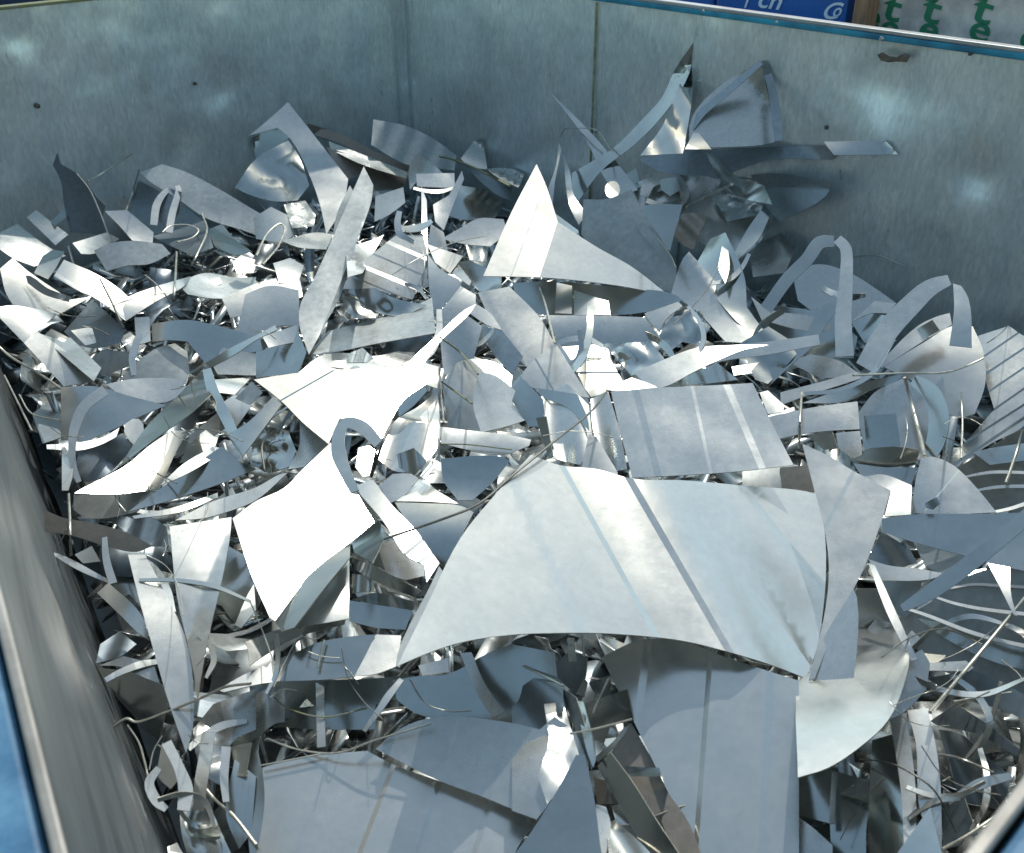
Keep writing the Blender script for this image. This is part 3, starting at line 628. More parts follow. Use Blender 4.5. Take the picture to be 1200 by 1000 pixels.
# ------------------------------------------------------------------ the heap: every piece one can tell apart, a few standing in for light or shade
# tile | kind S sheet, R strip, W wire | turn to the light | azimuth of tilt | finish | outline | options | label
DATA = """
A0|S|K|250|d|248,375 268,315 285,370 355,410 400,450 450,520 495,565 480,620 515,735 440,700 330,690 300,560 285,450|h=1 b=20:2.5|dark curved shard standing against the left back wall
A0|W|L|0|wire|410,452 480,412 620,322|d=2.6|straight pale sliver sticking out of the dark curved shard towards the upper right
A0|W|L|0|wire|360,415 420,490 470,600 520,735|d=2|bright bent sliver running down the edge of the dark curved shard
A1|S|M|300|g|550,160 700,190 830,250 940,330 930,400 760,380 700,370 540,280|h=1 w=0:6:9:0|grey crinkled corner sheet leaning on the back wall below the corner seam
A1|S|M|250|n|240,178 400,230 560,310 720,385 700,410 560,360 400,275 270,232|z=0.06 b=0:0.8|long brownish strip right of the pointed grey peak sheet
A1|S|M|280|n|330,290 480,340 710,440 690,480 560,495 520,420 430,440 380,380|z=0.04|brownish coated plate under the long bright bar near the back corner
A1|S|B|90|z|340,262 500,325 722,412 705,437 480,365 350,300|z=0.07|narrow shiny bar lying on the brownish plate near the back corner
A1|S|L|200|z|960,345 1020,262 1062,250 1085,395 1000,385|h=1|small pale flap standing before the back wall left of the big white star sheet
A1|S|M|60|z|1080,390 1200,392 1260,420 1230,480 1130,430|h=1|low pale strip behind the white star sheet at the foot of the back wall
A1|S|D|200|d|980,370 1100,420 1200,475 1200,545 1140,520 1040,440|z=0.04|dark plate under the thin yellowish rod left of the white star sheet
A1|S|M|180|z|740,312 840,380 875,412 760,445 722,490 715,400|z=0.06 f=745,320,760,440:20|small folded grey plate right of the end of the shiny bar
A1|S|L|230|z|750,415 930,412 932,482 755,475|z=0.07|short flat grey strip end below the folded grey plate near the back corner
A1|S|M|220|z|560,520 690,478 700,550 620,610 555,640|z=0.03|grey scrap between the long upright plank and the brownish plate
A1|S|M|300|b|960,470 1080,490 1160,560 1120,620 960,630 880,600|z=0.03|bluish scrap patch left of the white star sheet below the yellowish rod
A1|S|L|240|z|830,560 905,515 965,400 975,440 925,560 880,680 840,640|z=0.08 t=3|pale twisted narrow sheet between the white upright blade and the small pale flap
A1|S|M|160|z|380,600 440,470 470,520 420,640 360,700|z=0.03|grey scrap wedge left of the long upright plank
A1|S|M|60|g|420,760 560,720 600,700 500,880 430,900|z=0.02|dull wedge right of the lower half of the long upright plank
A0|S|M|240|g|655,410 760,370 880,410 1050,500 1200,590 1330,660 1360,720 1330,760 1250,730 1180,695 960,620 830,530 700,450|z=0.08 b=0:-0.5|long dull grey plank slanting down from the left back wall
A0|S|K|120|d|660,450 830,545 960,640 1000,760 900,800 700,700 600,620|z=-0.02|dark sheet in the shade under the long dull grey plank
A0|S|D|230|d|745,640 745,550 800,485 850,500 838,600 790,672|z=0.1 h=1 b=0:3|dark ribbed band inside the upright hoop at the back left
A0|R|L|250|z|720,655,34 735,560,36 775,500,26 815,478,20|h=1|pale left strip of the upright hoop at the back left
A0|R|L|250|z|792,690,34 808,600,34 836,500,28 830,470,20|h=1|brownish white right strip of the upright hoop at the back left
A1|S|D|220|b|0,345 -20,250 40,215 110,208 160,245 80,300|h=1 b=60:4|dark rolled top of the crumpled bluish foil
A1|S|M|230|b|-100,480 0,345 150,258 200,330 250,470 195,540 90,545 -40,510|h=1 w=50:7:14:0.2 c=14:9|crumpled bluish foil sheet leaning left of the pointed grey peak sheet
A1|S|L|245|z|-30,235 60,160 150,80 230,180 300,270 432,440 410,560 330,700 300,560 250,420 160,250 100,200|z=0.12 f=190,340,330,330:-22 f=230,400,350,380:25|pointed grey peak sheet rising highest at the back left with a bright crease
A1|S|M|200|z|-10,620 70,570 170,620 200,690 120,740 0,720|z=0.03|round grey scrap under the crumpled bluish foil
A1|S|L|100|z|130,560 230,540 280,610 270,660 170,670|z=0.04 c=14:14|pinkish grey crumpled scrap between the bluish foil and the pointed peak sheet
A1|S|M|80|z|120,730 280,690 360,700 330,770 200,760|z=0.05|flat grey scrap below the tip of the pointed peak sheet
A0|S|L|210|z|125,620 170,585 320,700 260,750|z=0.07|small grey tab rising above the white strips at the far left
A0|S|B|160|b|240,640 310,565 316,615 255,665|z=0.06|little bluish bright triangle beside the small grey tab
A0|S|L|250|z|490,590 595,585 720,690 715,740 620,728 560,660|z=0.06 b=90:2|pale curved plate right of the bright bent sliver at the left
A0|S|M|0|g|340,740 500,690 560,720 440,790 380,790|z=0.04|dull flat scrap beneath the pale curved plate at the left
A0|S|B|90|z|0,690 80,650 230,760 310,800 160,850 60,810 0,770|z=0.05|pale lavender plate with a white edge at the far left margin
B0|S|V|200|s|0,60 60,10 130,70 330,205 425,192 270,278 60,228 30,180|z=0.07|broad white plate with a dark slot at the far left margin
B0|S|W|180|s|0,238 60,232 270,272 172,355 112,408 0,292|z=0.08|white glaring plate below the slotted plate at the far left
B0|S|L|210|z|112,408 170,352 300,440 445,585 300,612|z=0.09|lavender grey strip running down right from the glaring plate at the left
B0|S|K|200|d|120,92 145,95 220,150 330,190 320,215 200,178 130,128|z=0.09|dark slot-like strip lying on the broad white plate at the left
B0|S|M|180|b|160,80 200,0 250,-30 300,-20 265,50 225,110|z=0.10 t=3|short bluish strip bent across the white plates at the far left
B0|S|W|150|s|252,95 300,18 450,85 600,190 640,260 590,305 430,190 380,170|z=0.09 r=270,90,420,185,14,4|white strip slanting down right that forms the left arm of the V
B0|S|W|200|s|595,195 680,160 895,95 870,135 740,208 590,305 575,250|z=0.10|white strip slanting up right that forms the right arm of the V
A0|S|M|250|g|440,775 520,740 640,730 760,745 800,790 700,838 600,845 500,872|z=0.10 b=0:-4|arched grey plate with a yellowish upper edge above the V of white strips
A0|W|L|0|wire|760,690 800,660 880,655 930,680 900,715 830,735|d=2.2|thin wire ring open at the left above the arched grey plate
A0|W|L|0|wire|592,585 625,490 655,390|d=2|thin upright sliver left of the head of the long dull grey plank
A0|W|L|0|wire|945,600 970,680 930,780 900,840|d=2.4|thin curved wire hanging below the middle of the long dull grey plank
A0|S|D|180|b|970,680 1040,650 1100,720 1180,780 1100,800 1010,760|z=0.03 w=40:5:6:0|bluish crumpled strip below the middle of the long dull grey plank
A0|S|W|180|s|1090,830 1130,795 1200,820 1190,880 1110,885|z=0.07|small glaring white scrap near the loop of pale wire
A0|S|B|120|s|950,905 1030,895 1040,930 980,945|z=0.05|tiny bright flake left of the small glaring scrap
A0|S|M|90|z|830,930 960,880 1090,900 1200,900 1180,990 1000,1000 880,980|z=0.03 b=0:3|round grey plate in the shade left of the lower white curve
A0|W|L|0|wire|815,1000 822,900 828,780|d=2.6|thin upright pale needle above the right arm of the V
A0|W|L|0|wire|1200,800 1250,700 1310,650 1335,680 1300,760 1230,840|d=2.8|loop of pale wire standing up left of the pointed peak sheet tip
B0|S|D|200|d|300,355 430,205 590,345 560,410 430,432 350,405|z=0.0|dark grey plate seen under the V of white strips
B0|S|L|180|z|332,350 430,332 452,408 400,420|z=0.02|small light flap under the V of white strips
B0|S|D|250|g|420,490 480,440 620,450 625,510 480,565|z=0.0 b=0:2|dull greenish curved plate left of the rust-dotted leaf plate
B0|S|M|120|z|168,358 300,402 330,382 475,525 440,588|z=0.04|grey strip behind the lavender strip at the left
B0|S|M|230|g|560,580 640,500 740,430 820,410 878,450 890,560 860,600 700,585|z=0.05 b=30:-1.5|leaf-shaped dull plate with small rust dots left of centre
B0|S|L|250|z|498,602 600,580 760,572 872,582 870,640 780,685 700,686 560,650|z=0.05 b=0:1|lens-shaped grey plate under the rust-dotted leaf plate
B0|S|M|200|z|630,290 700,285 706,400 640,420|z=0.06|little grey upright band under the corner of the V
B0|R|M|250|z|628,560,24 622,470,36 655,360,28|z=0.07|narrow grey curl standing left of the rust-dotted leaf plate
A0|S|B|200|z|1040,1000 1200,930 1400,880 1420,990 1260,1060 1080,1090|z=0.05 b=90:-3|white topped rolled sheet left of the long upright plank
B1|S|M|220|z|-50,180 60,140 200,160 205,330 100,330 0,385 -100,400|z=0.05 b=90:-2|smooth grey rolled sheet left of the foot of the long upright plank
B1|S|B|190|z|80,35 160,10 225,45 200,120 110,125|z=0.06 t=4|pale cup-like scrap left of the long upright plank
B1|S|D|200|b|0,430 190,330 235,455 200,545 0,572|z=0.02|dark bluish wedge below the foot of the long upright plank
B1|S|L|240|z|30,380 200,320 200,400 60,430|z=0.04|grey narrow wedge above the dark bluish wedge
B0|S|M|250|b|710,318 870,300 1000,322 1170,368 1280,400 1240,440 960,500 880,402 800,395 715,402|z=0.08 b=0:-3.5|bright blue-grey curved band with a hot spot left of centre
B0|S|M|270|g|1000,520 1040,430 1200,460 1200,560 1020,555|z=0.04|grey plate under the blue-grey curved band
B0|S|L|120|z|1000,580 1180,570 1100,650 1020,640|z=0.04|small pale flake right of the tip of the dark blue blade
B0|S|M|240|b|285,615 450,612 600,655 780,700 640,760 560,800 420,860 370,872 330,862 285,862|z=0.05 b=0:-1.2|flat blue-grey plate at the left edge of the heap crossed by a pale arc
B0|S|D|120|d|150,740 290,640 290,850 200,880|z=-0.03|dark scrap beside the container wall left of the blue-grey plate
B0|S|L|220|z|568,800 640,752 682,800 650,862 622,892|z=0.07 round=1|pale oval flake right of the blue-grey plate
B0|S|D|250|d|370,912 470,890 570,832 622,892 560,972 470,1045 400,1062 350,1000|z=0.0 c=25:10|dark crumpled sheet below the pale oval flake
B0|S|B|100|z|218,885 360,876 480,850 560,805 545,850 460,890 370,912 220,905|z=0.06 b=0:1.5|narrow white curved strip below the blue-grey plate
B0|R|M|240|z|493,628,50 400,700,50 355,790,48 338,880,36 342,980,32 370,1060,26|z=0.12|pale arc-shaped strip crossing the blue-grey plate at the left
C0|S|M|180|z|290,80 340,140 340,230 320,300 290,300|z=0.05|narrow grey upright scrap at the left end of the white blade
C0|S|W|190|s|350,312 370,300 480,245 600,175 700,90 800,20 890,18 830,110 750,292 560,315|z=0.06|large white curved blade at the left of the heap
C0|S|D|200|g|345,318 560,318 740,305 640,400 500,430 400,432 345,390|z=0.01|grey sheet in the shade under the large white curved blade
B0|S|D|210|g|820,900 1000,750 1110,660 1180,588 1230,640 1050,810 830,945|z=0.08|dark dull bar slanting behind the dark blue blade
B0|S|M|200|z|1040,690 1100,650 1180,700 1110,800 1060,790|z=0.04|grey scrap framed by the dark dull bar
B0|S|B|150|z|840,970 900,870 1000,790 1030,830 1010,890 900,960|z=0.05|light ridge strip under the dark dull bar
B0|S|D|165|b|960,520 988,650 900,732 760,835 640,925 560,990 600,925 700,785 810,680|z=0.16|dark blue pointed blade left of centre
B0|S|D|185|b|1290,325 1200,372 1080,432 960,505 985,525 1100,462 1200,395 1300,345|z=0.16|thin dark blue prong reaching up right from the blue blade
B0|R|D|190|b|968,530,40 1000,640,52 1070,780,52 1120,900,40|z=0.15|blue strip running down right from the top of the dark blue blade
F|S|M|190|b|320,465 330,474 283,537 266,510 293,493|z=0.15 b=0:-6|short blue curled strip with a soft glint beneath the big white torn sheet
C0|S|M|230|b|600,400 787,265 1040,92 1120,159 1200,199 1040,265 800,345|z=0.09 b=90:1|long blue-grey blade above the small brown strip
C0|S|W|190|s|750,275 860,175 1000,92 1032,100 1012,142 850,235|z=0.10|white edge strip on the long blue-grey blade
C0|S|V|170|s|620,420 850,370 1020,310 1022,332 840,402 630,432|z=0.08|thin white strip below the long blue-grey blade
C0|S|D|190|d|500,430 600,400 700,420 780,470 790,560 690,560 600,500|z=0.0 w=0:5:6:0|dark crumpled scrap below the thin white strip
C0|S|D|260|n|208,390 290,425 450,455 600,500 715,560 640,588 500,562 340,512 208,492|z=0.10 b=0:-1|brown dark strip springing from the container wall at the left
C0|W|L|0|wire|322,315 328,460 332,605|d=3|upright pale thin rod in front of the brown dark strip
C0|W|M|0|wire|535,270 545,340 590,400|d=2|short dark hooked wire above the brown dark strip
C0|S|M|240|z|350,600 430,560 470,632 390,642|z=0.03|small light flap below the brown dark strip
C0|S|L|230|z|225,588 260,592 500,712 510,735 360,670|z=0.06|narrow pale strip starting at the container wall under the brown strip
C0|R|M|230|z|488,470,20 498,620,34 530,735,40|z=0.05|narrow curved grey strip hanging from the brown dark strip
C0|S|M|220|b|455,780 508,732 662,882 700,1005 640,960 560,880|z=0.06|blue-grey strip end left of the long white pointed blade
C0|S|L|120|z|640,602 720,640 800,760 825,870 720,790 640,720|z=0.05|small grey wedge at the top of the long white pointed blade
D0|S|K|220|b|460,130 600,150 760,210 790,290 742,472 660,392 540,260|z=0.0 b=0:1.5|dark blue plate in the hollow beside the container wall
D0|S|D|180|d|450,110 470,20 560,-40 640,20 560,80|z=0.0 w=0:5:6:0|dark crumpled scrap above the dark blue plate by the container wall
D0|S|M|240|z|465,120 580,76 720,112 752,212 640,160 560,125|z=0.04 b=0:-3|pale curved flap over the dark blue plate by the container wall
C0|S|L|225|z|600,600 680,600 800,830 872,1000 905,1200 902,1420 872,1530 800,1320 720,1050 650,800|z=0.13 b=90:-1.3|long pointed pale blade hanging down, white at its tip
C0|S|L|200|z|796,468 1085,425 1080,500 1040,720 985,950 940,1180 925,1290 912,1180 880,1020 830,800|z=0.14 f=1085,425,900,950:16|tall grey wedge sheet with a dark crease left of the white kite sheet
C0|S|M|230|b|1070,560 1200,640 1270,720 1200,860 1130,940 1080,900 1040,840 1000,830|z=0.04 c=16:9|bluish cupped scrap between the tall grey wedge and the white kite sheet
C0|S|B|160|z|1130,945 1200,860 1190,740 1160,790 1100,930|z=0.05|light sliver below the bluish cupped scrap
B1|S|M|200|z|205,770 255,775 350,870 225,990 150,1000 200,900|z=0.08|small grey triangle in front of the big white torn sheet
C1|S|D|190|b|-20,40 60,0 150,20 210,170 60,220 -20,180|z=0.03 c=22:12|dark blue crumpled hollow left of the small grey triangle
B1|W|D|0|wired|40,1010 30,880 100,810|d=2.5|dark bent wire in the hollow left of the small grey triangle
C1|S|L|200|z|-380,440 -200,350 0,285 110,225 150,215 0,345 -120,395 -250,430|z=0.10 b=0:1|long thin light strip reaching left from the white kite sheet
A1|S|L|210|z|400,955 470,850 560,780 622,730 725,655 785,700 800,815 752,955 735,1005 560,960|z=0.09 r=480,840,745,950,18,5 r=630,740,795,812,18,5 r=560,795,780,890,8,-2 r=470,905,700,1000,8,-2|light grey ribbed plate between the upright plank and the white blade
B1|S|W|170|s|400,195 450,195 575,262 560,290 440,298|z=0.07 c=14:16|glaring crumpled scrap under the light grey ribbed plate
B1|S|M|230|b|400,160 560,150 640,195 800,230 690,288 560,262 470,190|z=0.08 c=16:11|bluish crumpled sheet below the light grey ribbed plate
B1|S|M|230|g|240,462 340,352 580,292 690,260 825,195 842,362 560,412 300,462|z=0.07 f=240,465,840,370:-30 b=0:.5|flat dull plank lying right of the foot of the upright plank
B1|S|D|90|z|200,548 300,470 420,455 540,470 700,440 800,420 700,530 420,540|z=0.02|shaded grey plate between the dull plank and the big white torn sheet
B1|S|V|180|s|330,520 360,490 420,490 420,525|z=0.04|small white flake above the big white torn sheet
B1|S|L|120|z|430,460 500,430 550,480 520,500 430,500|z=0.06 w=0:5:5:0|crumpled light scrap under the flat dull plank
A1|S|L|215|g|505,380 550,468 540,545 470,740 395,990 330,1110 248,1262 205,1130 205,1040 280,890|z=0.17 f=540,560,262,1262:-40 b=90:.3|long dull plank standing upright left of centre
A1|S|V|170|z|775,472 800,540 806,805 776,692|z=0.15|thin white upright blade right of the ribbed plate
A1|S|M|200|z|820,650 880,690 900,780 870,790 806,745|z=0.08|grey scrap right of the thin white upright blade
A1|S|L|250|z|870,720 960,668 1040,625 1160,628 1180,690 1100,755 980,745|z=0.07 b=90:2 b=0:-1|pale curved dish left of the big white star sheet
A1|S|M|90|z|985,750 1090,755 1080,830 1000,820|z=0.03 w=0:5:5:0|grey ribbed scrap below the pale curved dish
A1|S|D|200|b|940,830 1000,820 1150,890 1150,1000 1040,960 980,900|z=0.02|blue-green plate left below the big white star sheet
B1|S|M|300|z|805,-10 860,60 952,110 962,142 838,285 812,150|z=0.09 b=90:-2|grey curved leaf below the thin white upright blade
A1|S|B|200|z|804,746 900,778 970,802 910,882 840,832|z=0.10 b=30:2|white curved flap at the foot of the thin white upright blade
A1|S|M|160|z|950,840 1010,920 1000,940 920,880|z=0.09|small dark-edged wedge left of the blue-green plate
B1|S|M|230|z|838,292 960,142 1030,182 1030,240 860,380|z=0.09 r=850,270,960,155,14,4|grey ribbed facet above the bend of the white hooked strip
B1|S|M|250|z|862,382 980,272 1060,330 1020,480 880,560|z=0.07 w=20:8:14:0|grey facet under the bend of the white hooked strip
B1|S|D|200|d|1060,332 1150,345 1250,470 1200,560 1090,425|z=0.06|dark shaded facet right of the white hooked strip
B1|S|L|230|z|872,600 940,500 1020,482 1120,500 1200,560 1180,800 1080,832 900,802|z=0.06|broad light sheet in the centre between the olive-edged lines
B1|S|L|210|z|1040,545 1120,560 1225,640 1340,740 1200,792 1055,828 1018,700|z=0.10 b=90:1|grey four-cornered plate with a rounded left end in the centre
B1|S|B|180|z|600,860 650,775 770,700 850,630 862,780 842,900 700,960 590,950|z=0.08 w=80:6:14:0.2|light cupped sheet right of the loop of blue strip
B1|S|D|200|b|640,775 668,705 790,612 800,635 740,700 690,740|z=0.11|small blue-green folded sliver between the big torn sheet and the light cupped sheet
B1|S|V|180|s|700,640 790,500 855,520 850,622 790,600|z=0.05|white patch of sheet right of the long white hooked strip
B1|S|B|230|z|860,800 950,812 1200,842 1290,862 1280,890 1160,932 868,880|z=0.08 b=90:-6|bright rounded roll of sheet in the centre
C1|S|M|250|b|865,150 1150,142 1190,160 1110,260 1015,345 945,345 880,255|z=0.04 b=90:3|blue-green hollow sheet left of the top of the big smooth sheet
B1|S|W|175|s|-10,580 200,548 450,532 735,520 798,560 798,602 690,680 640,760 595,852 560,872 500,802 440,760 390,765 340,882 220,782 120,682|z=0.13 r=130,670,350,545,7,-4 b=0:-.3|big white torn sheet with a thin pressed line left of centre
B1|S|W|175|s|982,250 1032,225 1010,262 860,405 790,500 700,640 640,680 700,525 850,372|z=0.19|long white hooked strip rising to the right
B1|S|L|220|z|1032,225 1100,270 1152,348 1080,322 1000,268|z=0.19|light downturned end of the long white hooked strip
C1|S|B|180|z|560,60 640,-10 750,-20 860,-10 862,60 852,100 740,220 640,205 570,150|z=0.07 w=0:7:13:0|light crumpled sheet above the white strip with steps
C1|S|D|220|b|660,130 740,100 800,160 740,230 670,190|z=0.08 w=0:5:6:0|small blue-grey folded scrap beside the perforated white tab
C1|S|W|175|s|480,100 530,90 560,110 530,230 500,235 465,190|z=0.08|white scrap inside the loop of blue strip
C1|S|M|240|b|650,355 800,360 960,372 1020,402 960,520 880,665 800,560 720,465|z=0.08 b=90:-5|blue-topped rolled sheet left of the big smooth sheet
C1|S|B|160|z|765,248 850,300 950,362 800,352 655,350 700,318|z=0.10|white triangle above the blue-topped rolled sheet
C1|S|L|250|z|580,275 640,222 722,222 760,240 690,330 660,345 620,362|z=0.11 b=0:-6|light curled scrap between the white strip and the white triangle
C1|S|W|160|s|768,232 820,168 836,190 790,248|z=0.12 r=775,238,828,178,8,4|small perforated white tab with thin bars
C1|S|L|250|z|550,640 600,545 650,530 720,610 790,600 790,700 700,720 620,690|z=0.07 b=30:-3|light rounded scrap under the white strip with steps
C1|S|W|180|s|555,705 600,710 725,800 620,772|z=0.06|white wedge under the dark slanting bar
C1|S|D|240|g|450,810 555,780 750,822 735,862 560,835|z=0.03 w=0:4:4:0|olive rusty strip between the white kite and the big smooth sheet
C1|S|M|260|b|440,815 560,835 735,862 700,952 560,942 440,912|z=0.05 b=0:2|blue flat strip right of the lower corner of the white kite
C1|S|M|200|b|450,690 540,700 560,770 450,780|z=0.02 w=0:5:6:0|blue-grey crumpled scrap right of the white kite
C1|S|K|200|b|450,600 560,655 775,770 740,800 600,745 450,665|z=0.09|dark slanting bar right of the white kite
C1|S|V|180|s|455,280 550,250 640,370 735,470 860,640 800,730 790,650 700,600 600,450|z=0.13 r=710,590,770,540,18,5 r=760,640,830,590,18,5|white strip with steps slanting down right from the white kite
C1|S|W|175|s|-110,430 0,350 130,290 220,200 350,75 400,160 440,262 560,380 575,432 440,545 250,700 90,912 65,895 -20,700|z=0.16 b=0:-.25 w=60:2:20:0|large white kite-shaped sheet left of centre
C1|S|K|150|b|90,915 190,755 300,650 440,548 440,612 300,782 180,942 120,962|z=0.16 b=45:-3|dark blue-green curved fold at the lower edge of the white kite
C1|S|W|170|s|438,622 436,900 300,925 165,948 300,795|z=0.14|white triangle below the dark fold of the white kite
C1|S|D|170|b|450,545 575,438 610,510 545,640 460,590|z=0.12|dark blue flap behind the right corner of the white kite
B1|R|M|200|b|450,1110,70 400,980,70 385,860,60 420,785,50 500,805,60 575,880,50|z=0.16|loop of blue-grey strip at the top right of the white kite
C1|S|V|160|s|-40,1040 -50,1010 130,945 300,930 420,900 415,925 180,990 -30,1120|z=0.10|long white strip below the white kite
D1|S|B|200|z|-180,235 -60,165 60,110 180,60 170,190 120,192 0,210 -150,245|z=0.11 b=0:-1.5|white left end of the long curved band below the kite
D1|S|M|240|b|110,195 180,60 300,10 480,-20 560,-25 520,60 460,170 340,185|z=0.11 b=0:2|blue middle of the long curved band below the kite
D1|S|B|220|z|460,172 520,60 560,-25 680,-20 668,120 560,160|z=0.115 b=0:-2|white right end of the long curved band below the kite
C1|S|L|200|z|858,655 885,690 740,1000 672,1130 655,1120 665,1060 720,930 820,740|z=0.17|thin folded strip along the left edge of the big smooth sheet
D1|S|M|220|z|760,120 900,85 905,150 780,168|z=0.02|small grey flap under the left half of the big smooth sheet
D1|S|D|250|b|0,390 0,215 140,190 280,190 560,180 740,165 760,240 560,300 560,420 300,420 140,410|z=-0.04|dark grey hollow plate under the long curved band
D1|S|M|230|z|-140,420 -120,330 40,235 135,205 135,385 90,392 0,462 -100,520|z=0.02 w=10:5:9:0|pale grey crinkled sheet at the lower left under the curved band
D1|S|M|230|b|0,640 -60,760 -40,900 -20,1100 240,1040 300,800 180,640 60,590|z=0.02 b=0:2|bluish end of the large ribbed floor sheet at the lower left
D1|S|20|240|s|30,600 60,590 300,540 520,520 640,582 860,662 1200,792 1335,842 1240,950 1180,1080 -10,1080 40,760|z=0.03 r=640,600,470,1040,22,-6 r=850,690,740,1040,20,5 r=1090,790,1010,1040,24,-7 r=260,800,170,1040,16,3 b=0:-.3 flat=1|large flat ribbed sheet at the bottom left of centre
D1|S|M|250|z|560,512 640,440 760,380 900,360 1200,390 1330,420 1400,360 1480,420 1560,540 1560,700 1400,860 1330,842 1060,735 860,660|z=0.06 b=90:2.0 r=945,400,870,650,20,4 r=1190,420,1100,700,20,4|curved ribbed sheet arching above the large flat ribbed sheet
D2|S|M|200|z|0,560 100,440 200,452 165,780 115,842 0,800|z=0.08 b=60:-3|light rounded end of the curved ribbed sheet
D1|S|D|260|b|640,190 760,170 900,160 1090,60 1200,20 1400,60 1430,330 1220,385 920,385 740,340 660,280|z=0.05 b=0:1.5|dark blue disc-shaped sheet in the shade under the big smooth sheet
D2|S|D|180|d|0,250 100,180 240,210 240,330 120,440 0,400|z=0.02 w=30:7:9:0|shaded crumpled scrap right of the dark disc-shaped sheet
D1|S|M|220|z|955,62 1010,58 1070,200 1160,340 1110,365 1045,265|z=0.10|short bent grey strip hanging under the big smooth sheet
D1|S|M|230|z|600,262 672,178 692,190 615,300 515,432 498,425 570,312|z=0.09|thin bent strip left of the dark disc-shaped sheet
D1|S|M|200|z|280,200 318,218 326,500 286,505|z=0.06|short upright grey strip below the long curved band
D1|W|M|0|wire|50,462 200,515 380,530 560,470 820,392|d=3|long pale wire arc across the bottom left sheets
D1|W|M|0|moss|85,270 160,325 320,362 520,320|d=2.2|olive thin wire arc under the long curved band
D1|W|M|0|wire|20,590 150,565 330,530|d=2.5|short pale wire on the left part of the flat ribbed sheet
D1|W|L|0|wire|320,0 300,80 290,135|d=2.6|short upright needle on the long curved band
D2|S|V|200|z|150,300 240,292 262,370 315,540 240,680 165,770 120,640 170,480|z=0.07 c=14:12|white crumpled upright piece at the bottom centre
D2|S|K|200|d|228,222 300,270 345,420 372,610 330,500 250,300|z=0.09|narrow black-looking strip right of the white crumpled upright piece
D2|S|M|180|b|300,285 335,290 392,560 380,600 350,520|z=0.10|thin blue edge strip beside the black-looking strip
D2|S|K|210|b|340,300 540,230 570,380 460,400 400,560|z=0.0 b=0:2|dark blue plate in the hollow left of the bottom grey plate
D2|S|K|200|d|182,132 260,60 352,80 342,180 310,262 240,205|z=0.03|dark scrap hanging under the middle of the big smooth sheet
D2|S|L|200|z|258,-10 290,-10 302,100 266,104|z=0.07|small pale tab hanging under the middle of the big smooth sheet
D2|S|B|220|b|300,252 340,178 356,200 340,266|z=0.06|small bright bluish tab above the dark blue plate
D2|S|M|230|b|360,200 450,170 480,235 380,240|z=0.02|bluish scrap behind the pale needle at the bottom centre
D2|W|L|0|wire|50,122 140,165 240,215|d=2.8|pale straight sliver ending at the narrow black-looking strip
D2|W|L|0|wire|455,180 400,290 380,345|d=2.6|pale needle in front of the dark hollow at the bottom centre
D2|W|L|0|wire|275,440 400,415 560,372|d=3|yellowish white rod touching the left edge of the bottom grey plate
D2|S|M|240|n|440,560 560,390 680,600 760,740 690,860 560,760|z=0.0|brownish plate in the hollow left of the bottom grey plate
D2|S|D|230|b|480,590 690,600 700,640 560,640|z=0.02|blue flat strip crossing the brownish plate
D2|S|D|240|n|380,640 440,660 470,770 400,770|z=0.0|small brown scrap beside the blue pointed sheet
D2|S|M|220|n|730,715 830,860 910,1080 790,1080 700,850|z=0.01|brownish triangle below the left edge of the bottom grey plate
D2|S|K|215|b|398,592 462,528 560,660 680,850 800,1030 800,1080 660,1080 600,950|z=0.09 b=0:1|dark blue bar slanting down right at the bottom centre
D2|S|K|180|d|385,552 470,480 530,410 550,402 522,452 402,572|z=0.11|short black bar across the head of the dark blue bar
D2|S|B|160|z|440,862 480,842 650,1000 690,1060 460,1060|z=0.07 w=20:5:5:0|white textured scrap at the bottom edge beside the dark blue bar
D2|S|L|200|z|392,770 440,782 462,860 430,1060 405,1000|z=0.06|light narrow scrap right of the blue pointed sheet
D2|S|M|250|b|300,540 340,536 385,740 420,1000 432,1060 -40,1060 30,980 120,855 220,690|z=0.14 b=0:-1.6|blue pointed sheet rising from the bottom edge in the middle
D2|S|22|235|s|420,82 500,40 600,0 800,5 1000,80 1345,192 1345,1080 915,1080 700,650 560,360|z=0.04 r=635,20,560,600,36,7 r=925,130,860,1000,24,-6 r=1210,200,1170,1080,40,-8 flat=1|large grey ribbed plate at the bottom right of centre
D3|S|M|240|b|140,640 282,602 400,640 480,660 470,800 460,900 462,1080 300,1080 290,860 140,822|z=0.0|pale grey sheet right of the bottom grey ribbed plate
D3|S|M|230|z|140,828 210,880 302,962 302,1080 140,1080|z=0.02|light triangle at the bottom edge beside the grey ribbed plate
D3|S|L|200|z|300,620 325,622 312,860 285,862|z=0.03|narrow upright lip on the pale grey sheet
D3|S|L|120|z|340,720 420,660 480,650 475,760|z=0.03|pale wedge on top of the pale grey sheet
D3|S|D|190|b|488,470 590,440 642,700 642,1080 482,1080 468,850|z=0.02 b=0:-3|dark blue curved sheet at the bottom right
D3|S|D|190|d|760,380 880,300 1020,390 1180,512 1165,545 960,435 800,402|z=0.0|grey tapered strip in the dark corner at the right
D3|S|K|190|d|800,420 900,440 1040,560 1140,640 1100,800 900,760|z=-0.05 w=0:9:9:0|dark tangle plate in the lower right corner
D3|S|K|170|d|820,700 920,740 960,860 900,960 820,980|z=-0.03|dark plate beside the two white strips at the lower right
D3|S|L|230|z|570,372 650,340 660,420 692,700 692,1080 642,1080 622,700|z=0.07 b=90:.8|pale left strip of the hanging pair at the lower right
D3|S|L|225|z|652,330 752,320 802,600 817,1080 790,1080 770,900 720,825 692,480|z=0.09 b=90:-1|wide pale right strip of the hanging pair at the lower right
D3|S|M|200|b|598,1010 760,785 835,1080 590,1080|z=0.11|blue-grey triangle pointing up at the bottom right
